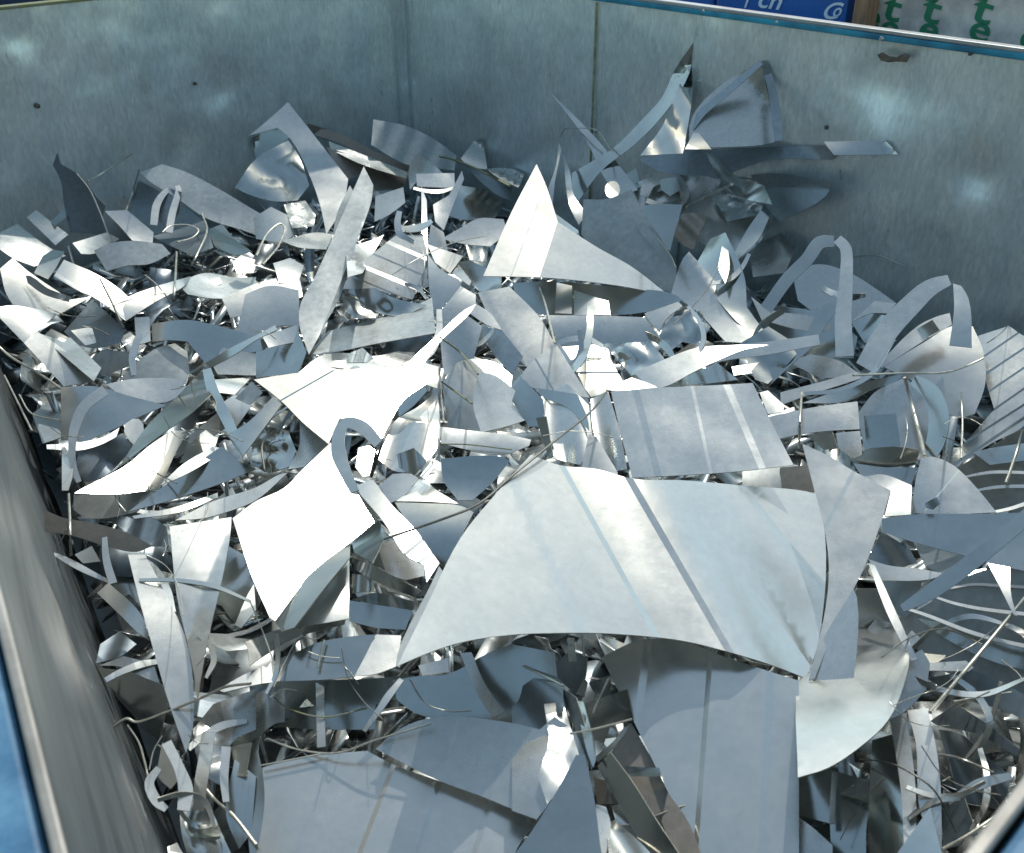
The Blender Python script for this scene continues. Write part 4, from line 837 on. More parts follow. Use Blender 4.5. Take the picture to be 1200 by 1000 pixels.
D3|S|M|220|z|850,742 980,652 1130,622 1150,652 1000,700 900,742 850,772|z=0.07 t=2|grey twisted strip in the lower right corner
D3|W|L|0|wire|815,982 960,900 1140,770|d=4|thick pale rod at the lower right corner
D3|W|L|0|wire|800,535 900,555 1060,622|d=3|yellowish rod left of the worn rim at the lower right
D3|W|L|0|wired|430,560 560,575 680,630 790,720 880,900|d=2.5|thin bent wire crossing the hanging pair of strips
D3|W|L|0|wire|870,290 1000,265 1140,245|d=2.5|thin pale rod in the dark right of the hanging strips
A2|S|D|200|b|280,465 280,412 480,290 620,150 700,60 768,-80 850,-200 832,-60 700,150 560,290 420,400 300,560|z=0.1 h=1|long dark blue blade pointing up towards the right back wall
A2|S|M|180|b|600,330 700,200 760,60 840,-150 845,40 830,160 800,320|h=1 w=0:7:10:0|tall bluish spike sheet against the right back wall
A2|S|M|250|z|830,290 835,180 860,120 980,0 1168,-112 1240,260 1220,270 1000,290|h=1 b=0:-1|pale blue-green sail-shaped sheet against the right back wall
A2|R|D|200|d|840,200,30 900,120,34 1030,10,34 1168,-108,24|h=1|dark band along the left edge of the sail-shaped sheet
A2|R|D|200|d|1172,-112,30 1215,0,40 1238,140,46 1250,260,40|h=1|dark band along the right edge of the sail-shaped sheet
A2|S|B|180|z|810,300 860,205 935,300|h=1 z=0.1|small pale triangle at the foot of the sail-shaped sheet
A2|S|M|230|z|560,470 700,400 1000,430 1160,450 1240,560 1190,700 1050,830 800,700 640,650|z=0.02 c=40:7|grey crumpled bed of sheet under the long horizontal strip
A2|S|D|230|d|590,345 810,308 1200,290 1560,280 1500,350 1200,352 960,440 900,425 820,422 680,400|z=0.16 h=1|dark left part of the long horizontal strip before the right back wall
A3|S|M|270|b|260,265 555,258 610,325 310,328|z=0.3 h=1|bright blue right end of the long horizontal strip before the right back wall
A3|S|K|190|d|-80,420 60,415 200,440 295,472 270,520 160,590 60,640 -40,560|h=1 f=-40,480,295,480:30|dark folded sheet poking right below the long horizontal strip
A2|S|D|210|b|905,310 960,330 1040,420 1180,470 1220,560 1060,520 960,420|z=0.1|dark slanting bar below the foot of the sail-shaped sheet
A2|S|B|130|s|940,530 1060,468 1085,530 1170,555 1180,600 1010,640 970,570|z=0.06 c=20:14|shiny crumpled scrap below the long horizontal strip
A2|W|B|0|wire|818,572 920,520 1030,465|d=4|serrated black and white rod left of the shiny crumpled scrap
A2|S|D|200|n|750,700 800,600 880,600 915,615 850,770 800,750|z=0.05 w=10:6:6:0|brownish reflecting scrap below the serrated rod
A2|S|M|210|b|1040,790 1100,680 1185,560 1215,600 1150,730 1060,815|z=0.1|blue-grey bar slanting behind the small pyramid-shaped sheet
A2|S|M|180|z|1110,760 1260,690 1330,760 1280,880 1130,900|z=0.0|grey scrap right of the small pyramid-shaped sheet
A2|S|D|230|b|560,590 640,560 800,560 760,700 740,780 620,640|z=0.06 b=0:-3|blue-green rounded piece under the shiny round curl
A2|R|B|240|z|620,520,40 650,450,60 740,430,60 805,490,50 790,550,36 700,560,24 630,540,24|z=0.12 arc=2|shiny round curl of strip in the heap at the right back
A2|S|B|150|z|690,440 770,430 790,490 740,520 700,490|z=0.12|bright flake inside the shiny round curl
A2|S|W|190|s|530,420 582,388 606,478 570,488|z=0.14|small white rectangle right of the upper blue-grey spike
A2|S|D|225|g|335,535 450,532 560,488 622,600 700,720 772,850 762,985 600,890 400,790 325,700|z=0.12 b=0:-.6|dark green-grey plate behind the big white star sheet
A2|S|K|180|d|548,615 600,640 745,800 765,850 640,740|z=0.13|black gap-like bar on the dark green-grey plate
A2|S|M|225|b|180,35 320,170 465,330 590,490 500,525 430,430 350,262|z=0.24|blue-grey upright spike leaning left above the white star sheet
A2|S|V|200|z|435,490 450,452 490,448 510,488 490,530 448,528|z=0.16 round=1|small white disc at the foot of the blue-grey upright spike
A2|S|L|250|z|170,480 205,380 220,270 232,300 202,450 190,570|z=0.14|small pale spike right of the tip of the white star sheet
A2|S|L|180|z|240,320 270,400 292,520 352,602 312,655 268,560|z=0.14 t=4|narrow twisted spike right of the small pale spike
A2|W|L|0|wire|228,240 250,205 310,200 390,205|d=1.6|faint thin wire bent above the small pale spike
A2|W|L|0|wire|395,205 430,250 460,300|d=1.6|thin wire hanging from the seam bead on the back wall
A2|S|M|190|b|140,560 200,600 310,680 320,720 240,680|z=0.08|bluish scrap behind the right edge of the star sheet
B2|S|M|210|z|745,180 800,15 830,-20 960,130 1145,412 1000,402 860,255|z=0.10 f=860,60,1120,400:-25|steep grey bar with a folded edge right of the star sheet
B2|S|M|200|b|850,60 930,-80 1000,-110 1090,100 1100,240 1180,350 1150,400 1000,250|z=0.13 t=3|small pyramid-shaped bluish sheet at the right of the heap
B2|S|B|190|z|965,60 985,-55 1010,-60 1020,60 1000,130|z=0.15|light front face of the small pyramid-shaped sheet
A3|W|M|0|wire|400,805 520,800 640,850|d=2|thin faint arc against the right back wall above the loops
B3|S|M|240|z|110,60 260,40 400,88 500,150 602,222 500,250 390,312 300,330 140,210|z=0.05 b=0:-1|pale fan-shaped sheet behind the tall strip loop
B3|S|D|230|b|20,230 220,260 330,300 420,380 400,480 200,470 0,420|z=0.0|dark bluish bed of sheet under the strip tangle at the right
B3|S|L|250|z|390,310 500,212 602,222 560,270 480,270|z=0.06|pale curved flange right of the tall strip loop
B3|S|D|200|b|390,310 480,270 560,280 600,400 460,420|z=0.02|dark hollow scrap under the pale curved flange
B3|S|M|240|z|-80,190 0,248 230,290 300,330 290,352 180,352 -30,300|z=0.09 b=0:.6|grey slat crossing beneath the tall strip loop at its left
B3|R|M|230|b|330,200,60 250,300,64 190,400,60 100,480,60 -30,600,60|z=0.12|wide blue-grey strip curving down left beneath the tall loop
B3|S|M|240|z|100,500 200,460 330,490 440,560 250,575|z=0.05|grey flat scrap left of the pinkish strap
B3|S|M|250|b|-130,410 0,330 160,430 90,510 0,600 -60,580|z=0.05 w=30:7:10:0|bluish folded bundle right of the white swoosh strip
B3|R|M|230|b|-10,250,60 90,110,60 180,20,62 240,-60,62 310,-70,50|z=0.25|left leg of the tall strip loop at the right
B3|R|M|220|z|325,-80,46 365,-30,54 368,80,60 360,200,70 352,300,78 360,470,86|z=0.26|right leg of the tall strip loop hanging straight down
F|R|M|230|z|770,440,22 810,424,20 850,414,17 900,408,15 960,398,12|z=0.1|narrow strip sweeping right from the white swoosh
B2|S|B|190|z|570,548 680,500 860,432 1000,420 1200,418 1080,442 960,492 850,545 720,612 655,622|z=0.12 b=0:-1.6|white swoosh-shaped strip above the grey square plate
B2|S|D|200|b|720,612 860,545 960,500 1060,580 880,602|z=0.06|dark blue-green scrap between the swoosh and the grey square plate
B2|S|W|180|s|1030,520 1160,498 1110,550 1040,560|z=0.07|small white scrap right of the dark blue-green scrap
B3|S|B|200|z|-40,640 0,632 76,702 70,732 0,742|z=0.08|white corner scrap at the right edge of the grey square plate
B3|S|L|260|z|60,700 58,640 250,590 420,545 520,545 350,602 160,662|z=0.12|long pale slat above the light rectangular strip at the right
B3|S|M|250|b|160,690 420,602 640,550 600,590 500,622 370,682|z=0.10|blue-green edge under the long pale slat at the right
B3|S|L|245|s|540,520 740,400 860,330 960,330 1010,450 1018,600 970,740 905,760 830,740 700,600|z=0.07 b=20:-2|large pale blue rounded sheet at the right under the straps
B3|S|M|240|z|420,740 500,640 640,572 740,650 790,760 830,860 740,905 450,905|z=0.10 b=0:-2|grey domed sheet at the right with blue cylinders below
B3|R|D|190|b|680,580,50 760,640,84 800,740,96 790,850,90 755,940,70|z=0.16|dark blue curved band on the right of the domed sheet
B3|S|L|235|z|0,755 200,712 420,682 430,812 310,818 140,838 38,862|z=0.12 b=0:-.8|light rectangular strip right of the grey square plate
B3|S|D|250|b|450,750 600,738 622,892 462,902|z=0.11 b=0:-5|blue cylinder-like fold in front of the domed sheet
B3|S|L|230|z|318,830 432,820 442,932 400,952 330,902|z=0.06 b=0:-6|light rounded fold under the light rectangular strip
B3|S|K|200|b|180,840 300,820 325,900 260,910|z=0.02|dark scrap under the light rectangular strip
C3|S|K|240|b|382,152 480,100 640,98 712,112 690,180 560,192 400,172|z=0.06 b=0:1|dark lens-shaped hollow piece above the lavender quarter disc
C3|S|M|250|b|400,172 560,192 700,190 672,272 540,232 440,235|z=0.05|blue-green piece above the white scrap beside the lavender quarter disc
C3|S|V|200|z|440,235 540,225 672,275 670,412 545,422 575,312|z=0.08|white scrap left of the lavender quarter disc
B3|W|L|0|wire|400,560 640,550 820,548 920,520 1010,480|d=3|thin yellowish rod across the top of the domed sheet
B3|W|L|0|wire|640,570 690,750 735,940|d=5|stout pale rod hanging in front of the domed sheet
B3|W|L|0|wire|905,640 912,780 905,950|d=2.6|thin upright rod right of the dark blue curved band
B3|W|L|0|wire|158,640 150,780 145,900|d=3|thin pale needle crossing the light rectangular strip
B3|R|M|230|z|455,525,96 560,350,104 680,220,96 760,150,80 850,112,50|z=0.26|wide pinkish strap rising right with a bright spot
B3|S|L|250|z|520,505 700,330 790,285 852,268 862,322 740,392 532,527|z=0.14|pale shallow strap under the wide pinkish strap
B3|S|K|220|b|700,340 770,300 805,350 740,385|z=0.15|dark square shade piece on the pale shallow strap
B3|S|M|245|z|868,130 905,140 940,200 956,432 850,420 872,250|z=0.27 b=90:-2|pinkish strap end hanging straight down at the right
B3|S|L|225|z|985,375 1130,328 1190,370 1300,420 1300,700 1180,812 1040,882 860,1010 820,985 900,900 1060,720 1015,560|z=0.03 b=130:-3 r=1000,480,1160,370,10,-5 r=1010,560,1250,400,10,-5 r=1030,640,1280,470,10,-5 r=1060,720,1290,560,10,-5 r=1040,800,1290,640,10,-5 r=900,960,1290,700,14,-6|round corrugated light sheet at the right margin
C3|S|K|240|g|850,220 1040,100 1200,10 1320,0 1320,420 1060,410 900,220|z=-0.04|dark lined sheet under the round corrugated sheet at the right margin
C3|S|D|245|g|600,900 720,850 830,770 960,690 1200,640 1320,700 1320,1400 1100,1250 760,1110|z=-0.03 b=40:.8|large dark sheet crossed by curved pale bands at the right margin
D3|S|D|200|d|740,180 960,140 1100,200 1320,330 1320,430 1100,330 900,270|z=-0.02|dark flat strip below the large dark sheet with pale bands
C3|R|L|250|z|640,850,12 760,890,16 940,960,18 1120,1010,18 1320,1050,20|z=0.04|lowest curved pale band on the large dark sheet at the right margin
C3|R|L|250|z|760,790,10 880,830,14 1040,860,16 1320,890,18|z=0.05|middle curved pale band on the large dark sheet at the right margin
C3|R|L|250|g|840,760,10 960,740,12 1080,745,14 1320,760,14|z=0.05|upper curved pale band on the large dark sheet at the right margin
C3|S|D|230|b|700,900 860,930 1100,1010 1320,1060 1320,1160 1080,1110 860,1010|z=0.0 b=90:3|dark curved plate between the pale bands at the right margin
C3|R|L|240|z|900,240,8 1040,215,14 1180,215,14 1320,225,14|z=0.04|upper pale slat under the round corrugated sheet
C3|R|M|240|z|930,310,8 1060,285,14 1200,280,16 1320,290,16|z=0.04|middle pale slat under the round corrugated sheet
C3|R|B|240|z|1060,400,12 1150,380,16 1320,320,20|z=0.05|bright slat ending above the long blue-green sheet
C3|S|M|220|b|960,120 1100,90 1240,70 1200,160 1040,180|z=0.0|bluish plate in the shade under the round corrugated sheet
C3|S|D|220|d|530,495 640,530 700,640 600,660 470,620|z=0.0 w=0:7:8:0|dark scrap under the left end of the long blue-green sheet
C3|S|L|190|z|550,500 600,505 640,530 620,545|z=0.03|small bright flake under the long blue-green sheet
C3|S|D|120|d|680,540 760,520 880,570 960,600 820,690 740,660|z=0.0 b=0:4|striped dark roll under the long blue-green sheet
C3|S|L|230|z|468,620 560,650 700,665 830,690 760,716 530,722|z=0.05|pale narrow strip left of the blue strap at the right
C3|S|D|210|d|530,722 720,720 700,850 640,900 600,880|z=0.0|dark scrap below the pale narrow strip at the right
D3|S|L|200|z|690,112 930,98 965,130 940,148 700,142|z=0.05|pale flat strip right of the big rounded sheet
D3|S|M|250|z|560,380 650,330 742,232 760,110 722,45 640,90 630,220|z=0.06 b=0:2|blue-grey outer rim piece behind the big rounded sheet
C3|S|25|100|s|420,760 510,760 640,1000 662,1080 640,1200 560,1380 420,1510 280,1600 140,1645 140,1180 200,1000|z=0.12 b=90:-1.3|big rounded smooth sheet fading to white at the lower right
C3|S|V|200|z|470,640 500,650 700,1090 672,1100 560,880|z=0.11|thin bright double-edged strip along the rounded sheet
C3|S|M|260|b|530,430 700,412 1070,408 1320,396 1320,700 1100,655 900,600 650,532 540,492|z=0.10 b=90:1|long blue-green tapering sheet at the right
C3|S|L|245|z|718,148 762,140 830,160 890,198 980,290 1072,402 740,412 678,402 690,262|z=0.13 r=890,212,790,330,7,-4|lavender quarter disc with a dark scratch mark at the right
C3|S|D|200|d|735,360 790,330 805,360 770,390 740,380|z=0.14 w=0:3:4:0|small dark crumpled tag on the lavender quarter disc
C3|S|B|200|z|1030,640 1135,660 1140,790 1168,890 1150,880|z=0.13|small white triangle hanging below the long blue-green sheet
F|R|M|230|b|1057,713,9 1085,697,17 1110,680,20 1150,650,19 1210,600,18|z=0.22|blue strap running up to the right margin
F|W|L|0|wire|1090,835 1140,775 1210,690|d=4.5|long pale rod slanting at the right margin
C3|W|L|0|wire|1195,20 1155,150 1115,265|d=3.5|pale rod under the round corrugated sheet at the right margin
F|S|D|230|b|600,332 640,330 735,338 790,345 800,352 755,366 700,370 640,370 610,360|z=0.04|blue-green shaded sheet right under the big white star sheet
B2|S|W|180|s|210,125 282,140 280,272 200,268|z=0.07|white upright square left of the light cylinder
B2|S|B|200|z|290,160 395,195 452,212 462,276 290,278|z=0.07 b=0:-4|light folded piece right of the white upright square
B2|S|M|260|z|150,278 470,282 622,288 692,382 650,402 420,412 232,422 172,322|z=0.11 b=90:-5|long light cylinder-like sheet under the big white star sheet
B2|S|M|200|z|620,270 780,215 800,235 720,300 690,360 640,300|z=0.08|grey flap right of the light cylinder-like sheet
B2|S|M|230|b|690,372 740,290 880,258 905,300 930,332 880,422 800,402 720,462|z=0.08 c=22:16|mirror-like crumpled scrap right of centre
B2|S|M|200|b|425,412 650,402 722,492 640,560 560,562 480,470|z=0.05 c=22:17|sparkling crumpled scrap above the grey square plate
B2|S|W|175|s|232,426 418,416 522,590 440,640 370,662 300,560|z=0.09 r=300,548,500,548,10,-4|white plate with one dark line above the square plate
B2|S|W|180|s|440,626 560,570 670,610 690,624 470,632|z=0.09|thin white edge above the top of the grey square plate
F|S|L|215|z|560,343 597,336 633,373 650,403 633,425 617,430 585,395|z=0.09 r=583,372,612,425,5,-2|light four-sided plate left of the fan-shaped grey plate
F|S|M|250|z|645,405 655,402 668,420 690,470 700,520 680,548 655,500 640,460|z=0.06|grey narrow sheet behind the foot of the fan-shaped plate
F|S|L|215|z|634,465 665,450 690,475 695,520 680,545 655,540 640,500|z=0.10 w=0:6:9:0|crinkled light strip under the fan-shaped plate
F|S|D|210|b|630,455 676,462 688,490 690,505 665,478 634,466|z=0.11|blue-green shaded sliver under the fan-shaped plate
F|S|K|200|b|628,490 640,488 648,535 643,538 636,515|z=0.11|thin dark sliver left of the crinkled light strip
F|S|D|220|b|610,440 636,468 640,500 620,500 600,470|z=0.07|shaded blue-grey sheet right of the four-cornered plate
F|S|V|180|z|648,520 660,520 664,542 652,538|z=0.12|tiny white tab above the big smooth sheet
F|S|L|200|z|692,468 712,458 726,505 735,550 722,552 697,512|z=0.09 w=0:5:7:0|light narrow sheet left of the grey square plate
F|S|L|250|z|690,508 699,512 724,554 722,562 680,555|z=0.10|light wedge left of the tip of the square plate
B2|S|L|230|z|25,600 60,535 130,465 212,420 365,665 200,640|z=0.14 r=108,480,195,632,10,-3 b=30:-.8|fan-shaped grey plate in the centre
F|S|L|235|g|870,548 935,545 935,570 912,578 870,574|z=0.05|light patch of scrap under the right end of the grey square plate
F|S|D|200|n|914,548 950,545 955,577 912,576|z=0.06|olive shaded scrap between the square plate and the pointed right sheet
F|S|L|228|z|716,459 760,455 830,452 882,449 905,497 930,545 860,553 800,557 741,560 728,510|z=0.16 r=745,458,770,552,8,-3 r=852,452,893,548,8,3 r=815,470,830,540,4,1.5 flat=1|grey square plate right of centre
F|S|17.5|346|s|622,533 655,545 700,550 741,561 800,563 880,570 945,576 958,580 966,620 968,665 964,720 957,760 945,795 900,778 850,763 800,751 760,746 700,742 650,742 600,744 540,753 500,766 465,781 500,710 540,630 580,580|z=0.15 r=600,560,682,742,7,3 r=662,552,765,738,6,6 r=738,562,840,738,8,-6 r=870,570,962,690,7,6 r=850,635,900,705,6,-4 b=20:.28 k=748,535,838,712,46,25 n=44 sm=10 flat=1 mp=.9|biggest smooth sheet with pressed ribs in the front centre
F|S|M|220|z|1000,690 1004,700 1000,808 992,810 952,796 960,760|z=0.12|small grey triangle with a yellowish edge under the pointed right sheet
C3|S|L|232|z|160,80 280,135 390,202 480,250 575,300 530,450 460,640 340,880 220,1180 190,1190 270,850 285,650 265,485 210,270|z=0.17 r=400,215,270,470,20,-5 flat=1|pointed grey sheet standing at the right edge of the biggest smooth sheet
A2|S|V|205|s|115,370 160,470 215,640 400,760 560,850 735,985 500,940 200,905 0,897 -135,895 0,590|z=0.22 f=215,640,130,895:-22 r=20,830,150,480,8,-3 flat=1|big white star-shaped sheet with three points in the upper centre
F|W|D|0|wired|450,632 520,608 562,590 600,558 650,517 690,485 712,458|d=3.4|long dark rod slanting across the middle of the heap
B1|W|D|0|wired|862,530 866,640 880,785|d=2.6|thin dark upright wire in the middle of the heap
B1|W|D|0|wired|640,775 600,860 540,1035|d=4|dark short rod left of the broad light sheet
B1|W|M|0|moss|860,380 960,455 1040,555|d=2.6|olive wire above the broad light sheet
B1|W|M|0|moss|870,590 940,640 1012,692|d=2.6|olive wire across the broad light sheet
B1|W|M|0|moss|860,882 1000,885 1200,908|d=2|olive wire lying on the bright rounded roll
B2|W|L|0|wire|130,150 160,240 200,410|d=2.6|thin pale wire above the fan-shaped plate
A1|W|M|0|moss|860,335 930,350 1060,405 1190,472|d=3.4|thin yellowish rod left of the big white star sheet
B0|W|L|0|wire|680,90 740,140 800,215|d=2|fine sliver across the right arm of the V
B0|W|M|0|wired|470,110 530,230 580,340|d=3|grey sliver crossing the left arm of the V
B0|W|M|0|wire|0,430 60,480 180,550 290,625|d=3.4|pale bent rod by the container wall at the left
B0|W|L|0|wire|90,650 150,740 280,770|d=2|thin wire by the container wall left of the blue-grey plate
B0|W|L|0|wire|20,560 80,680 150,820|d=2.4|thin rod lying along the container wall at the left
D0|W|L|0|wire|515,420 590,370 650,385 790,335 960,265 1060,220 1175,205|d=4|long pale kinked rod across the tips of the hanging blades
D0|W|L|0|wire|598,400 650,480 680,580 695,650|d=2.6|thin pale rod hanging beside the container wall at the lower left
D0|W|L|0|wire|700,610 720,520 760,450|d=2|fine curved wire above the curled strips at the lower left
D0|W|L|0|wire|935,660 1010,750 1100,830 1200,960|d=4|pale rod over the curled strips at the lower left
D0|R|L|230|z|745,600,30 700,670,44 730,750,50 780,795,30|z=0.05|leftmost curled strip of the bundle at the lower left
D0|S|D|220|b|760,480 840,520 850,640 800,700 730,640|z=0.02 b=0:3|dark blue-grey hollow of the curled bundle at the lower left
D0|R|L|220|z|780,480,50 840,600,50 870,700,70 860,800,60|z=0.08|second curled strip of the bundle at the lower left
D0|S|M|230|z|905,420 1000,300 1200,230 1200,420 1100,470 1040,560 1060,700 960,640 910,500|z=0.03 c=30:9|grey crumpled sheet right of the long pointed pale blade
D0|R|M|210|z|980,430,60 960,560,60 940,680,60 930,800,50|z=0.06 arc=1|third curled strip of the bundle at the lower left
D0|S|M|230|b|840,760 960,700 1020,860 1120,1080 900,1080 850,900|z=0.0 c=26:10|bluish crumpled sheet at the bottom under the curled bundle
D0|R|L|220|z|1060,500,44 1050,640,40 1060,760,30|z=0.07|fourth narrow curled strip of the bundle at the lower left
D0|S|D|200|b|1080,500 1180,480 1150,640 1110,640|z=0.05 b=0:3|dark oval hollow strip right of the curled bundle
D0|S|M|260|b|1100,560 1200,640 1180,900 1120,980 1060,820|z=0.02|bluish sheet at the left end of the flat ribbed sheet
D0|S|V|180|z|785,970 830,950 900,1080 800,1080|z=0.03|small white scrap at the bottom edge left
"""
CATN = {'S': ('sheet_offcut', 'metal sheet'), 'R': ('metal_strip', 'metal strip'), 'W': ('wire_offcut', 'metal wire')}
grid_init()
SKY_LAB = {}
rows = [l for l in DATA.strip().split('\n') if l.strip()]
for i, l in enumerate(rows):
    tile, kind, cls, az, mat, pts, opt, lab = [q.strip() for q in l.split('|')]
    P = tile_pts(tile, pts); o = tile_opt(tile, parse_opts(opt)); nm, cat = CATN[kind]
    grp = {'S': 'sheet metal offcuts heaped in the container', 'R': 'metal strips in the heap', 'W': 'thin wires and slivers in the heap'}[kind]
    if kind == 'S': sheet(nm, lab, cat, P, cls, float(az), o, mat, grp, rseed=i*1.37+.5)
    elif kind == 'R': ribbon(nm, lab, cat, P, cls, float(az), o, mat, grp)
    else: wire(nm, lab, cat, P, cls, float(az), o, mat, grp)
# ------------------------------------------------------------------ smaller offcuts showing in the gaps
LAND = [(30,330,'the white plates at the far left'),(150,385,'the V of white strips'),(187,425,'the rust-dotted leaf plate'),(110,480,'the flat blue-grey plate'),
 (180,545,'the large white curved blade'),(100,625,'the brown dark strip'),(215,690,'the tall grey wedge sheet'),(350,640,'the white kite sheet'),(400,460,'the big white torn sheet'),
 (395,300,'the long upright plank'),(460,305,'the light grey ribbed plate'),(650,290,'the big white star sheet'),(340,170,'the pointed grey peak sheet'),(240,230,'the long dull grey plank'),
 (640,435,'the fan-shaped grey plate'),(820,500,'the grey square plate'),(720,650,'the biggest smooth sheet'),(990,640,'the pointed right sheet'),(830,880,'the bottom grey ribbed plate'),
 (1000,820,'the big rounded smooth sheet'),(1100,600,'the lavender quarter disc'),(1040,470,'the domed sheet'),(1150,450,'the round corrugated sheet'),(985,330,'the tall strip loop'),
 (860,130,'the sail-shaped sheet'),(960,175,'the long horizontal strip'),(780,240,'the dark green-grey plate'),(470,920,'the large flat ribbed sheet'),(650,930,'the blue pointed sheet'),
 (370,770,'the long curved band'),(1060,850,'the hanging pair of pale strips'),(1140,740,'the large dark sheet at the right'),(500,185,'the back corner'),(570,420,'the dark upright wire')]
used = set(o['label'] for o, _, _ in PIECES)
rg = random.Random(77)
made = 0; tries = 0
TARGET = 300 - sum(1 for o, _, _ in PIECES)
def rel(x, y, lx, ly):
    dx, dy = x-lx, y-ly
    if abs(dx) > abs(dy)*1.3: return 'right of' if dx > 0 else 'left of'
    return 'below' if dy > 0 else 'above'
while made < 70 and tries < 7000:
    tries += 1
    x = rg.uniform(-60, 1260); y = rg.uniform(150, 1040)
    if y < 230 and (x < 180 or x > 980): continue
    if x > 900 and y < 300: continue
    if x < 180 and y > 440 + x*3.0: continue
    if x < -10 and y > 430: continue
    gi, gj = int((x-GX0)/GS), int((y-GY0)/GS)
    if not (0 <= gi < GW and 0 <= gj < GH): continue
    hd = float(depth_heap(np.array(x), np.array(y), -0.06))
    if TB[gj, gi] < hd*0.96: continue
    sc = 2.2/hd
    a = rg.uniform(0, math.pi); typ = rg.random()
    if typ < .66: L_, W_ = rg.uniform(80, 230)*sc, rg.uniform(6, 17)*sc; sh = 'strip'
    elif typ < .85: L_, W_ = rg.uniform(50, 120)*sc, rg.uniform(35, 70)*sc; sh = 'plate'
    else: L_, W_ = rg.uniform(60, 140)*sc, rg.uniform(30, 70)*sc; sh = 'triangle'
    c, s = math.cos(a), math.sin(a)*0.6
    def q(u, v): return (x + (u*c - v*s)*1.0, y + (u*s + v*c)*0.75)
    mat, tone = rg.choice((('z', 'grey'), ('z', 'grey'), ('s', 'shiny'), ('b', 'bluish'), ('d', 'dark'), ('g', 'dull')))
    cls = rg.choice('WBLLMMDK'); az = rg.uniform(150, 330)
    size = 'long' if L_ > 120*sc else ('short' if L_ < 75*sc else 'small')
    lx, ly, ln_ = min(LAND, key=lambda t: (t[0]-x)**2 + (t[1]-y)**2)
    lab = '%s %s %s in the gap %s %s' % (size, tone, {'strip': 'strip', 'plate': 'four-sided scrap', 'triangle': 'three-sided scrap'}[sh], rel(x, y, lx, ly), ln_)
    if lab in used: continue
    j = lambda k: rg.uniform(-k, k)
    if sh == 'strip' and rg.random() < .7:
        P = [(*q(-L_/2, 0), W_), (*q(-L_/6, rg.uniform(-.3, .3)*L_), W_), (*q(L_/6, rg.uniform(-.3, .3)*L_), W_), (*q(L_/2, 0), W_)]
        o = ribbon('metal_strip', lab, 'metal strip', P, cls, az, {'z': [str(rg.uniform(-.06, .0))], 'tw': ['%f:%f' % (j(55), j(55))]}, mat, 'small metal strips in the gaps of the heap', front=False)
    else:
        if sh == 'strip': P = [q(-L_/2, -W_/2), q(L_/2, -W_/2), q(L_/2+j(8), W_/2), q(-L_/2+j(8), W_/2)]
        elif sh == 'plate': P = [q(-L_/2+j(12), -W_/2), q(L_/2, -W_/2+j(12)), q(L_/2+j(12), W_/2), q(-L_/2, W_/2+j(12))]
        else: P = [q(-L_/2, -W_/2), q(L_/2, j(W_/2)), q(-L_/2+rg.uniform(0, L_*.6), W_/2)]
        opt = {'z': [str(rg.uniform(-.09, .0))], 'b': ['%f:%f' % (rg.uniform(0, 180), rg.choice((-5, -3, 0, 3, 5)))]}
        if rg.random() < .4: opt['w'] = ['%f:%f:%f:%f' % (rg.uniform(0, 180), rg.uniform(3, 9), rg.uniform(5, 11), rg.random())]
        o = sheet('sheet_offcut', lab, 'metal sheet', P, cls, az, opt, mat, 'small offcuts in the gaps of the heap', front=False, rseed=tries*.31)
    if o is None: continue
    used.add(lab); made += 1

KEEP = [(560,790,190,350),(700,940,440,570),(455,975,530,800),(700,945,745,1010),(290,700,840,1010),(265,450,510,740),(300,520,420,510),(935,1075,690,915),(1040,1200,590,690),(340,445,190,420)]
def on_big(x, y, m=0): return any(a-m < x < b+m and c-m < y < d+m for a, b, c, d in KEEP)
# slim curled ribbons tangled over the sheets
nr = 0; tr = 0
while nr < 30 and tr < 4000:
    tr += 1
    zone = rg.choice(((640, 1000, 200, 430), (640, 1000, 200, 430), (640, 1000, 200, 430), (150, 330, 690, 960), (1075, 1190, 700, 980), (380, 620, 200, 420), (400, 700, 770, 960)))
    x, y = rg.uniform(zone[0], zone[1]), rg.uniform(zone[2], zone[3])
    if x > 850 and y < 300: continue
    if on_big(x, y, 25): continue
    if x < 190 and y > 440 + x*3.0 - 60: continue
    lx, ly, ln_ = min(LAND, key=lambda t: (t[0]-x)**2 + (t[1]-y)**2)
    L_ = rg.uniform(45, 130)*(0.75 if y < 400 else 1.1); w_ = rg.uniform(3.5, 8.5); lo = L_ > 80
    mat, tone = rg.choice((('z', 'silver'), ('s', 'shiny'), ('b', 'bluish'), ('z', 'silver'))); a = rg.uniform(-.7, math.pi-.7); q_ = rg.choice((-1, 1))*rg.uniform(.06, .34)*L_
    lab = 'slim %s %s curled ribbon lying %s %s' % ('long' if lo else 'short', tone, rel(x, y, lx, ly), ln_)
    if lab in used: continue
    c, s = math.cos(a), math.sin(a)*.75
    P = [(x + u*L_*c - v*s, y + u*L_*s + v*c, w_*k) for u, v, k in ((-.5, 0, .8), (-.2, q_*.8, 1), (.15, q_, 1.1), (.5, q_*.1, .6))]
    gi, gj = int((x-GX0)/GS), int((y-GY0)/GS)
    o = ribbon('metal_strip', lab, 'metal strip', P, rg.choice('VBLLMM'), rg.uniform(170, 330), {'z': ['0.03'], 'tw': ['%f:%f' % (rg.uniform(-60, 60), rg.uniform(-60, 60))]}, mat, 'slim curled ribbons tangled over the heap')
    if o is None: continue
    used.add(lab); nr += 1

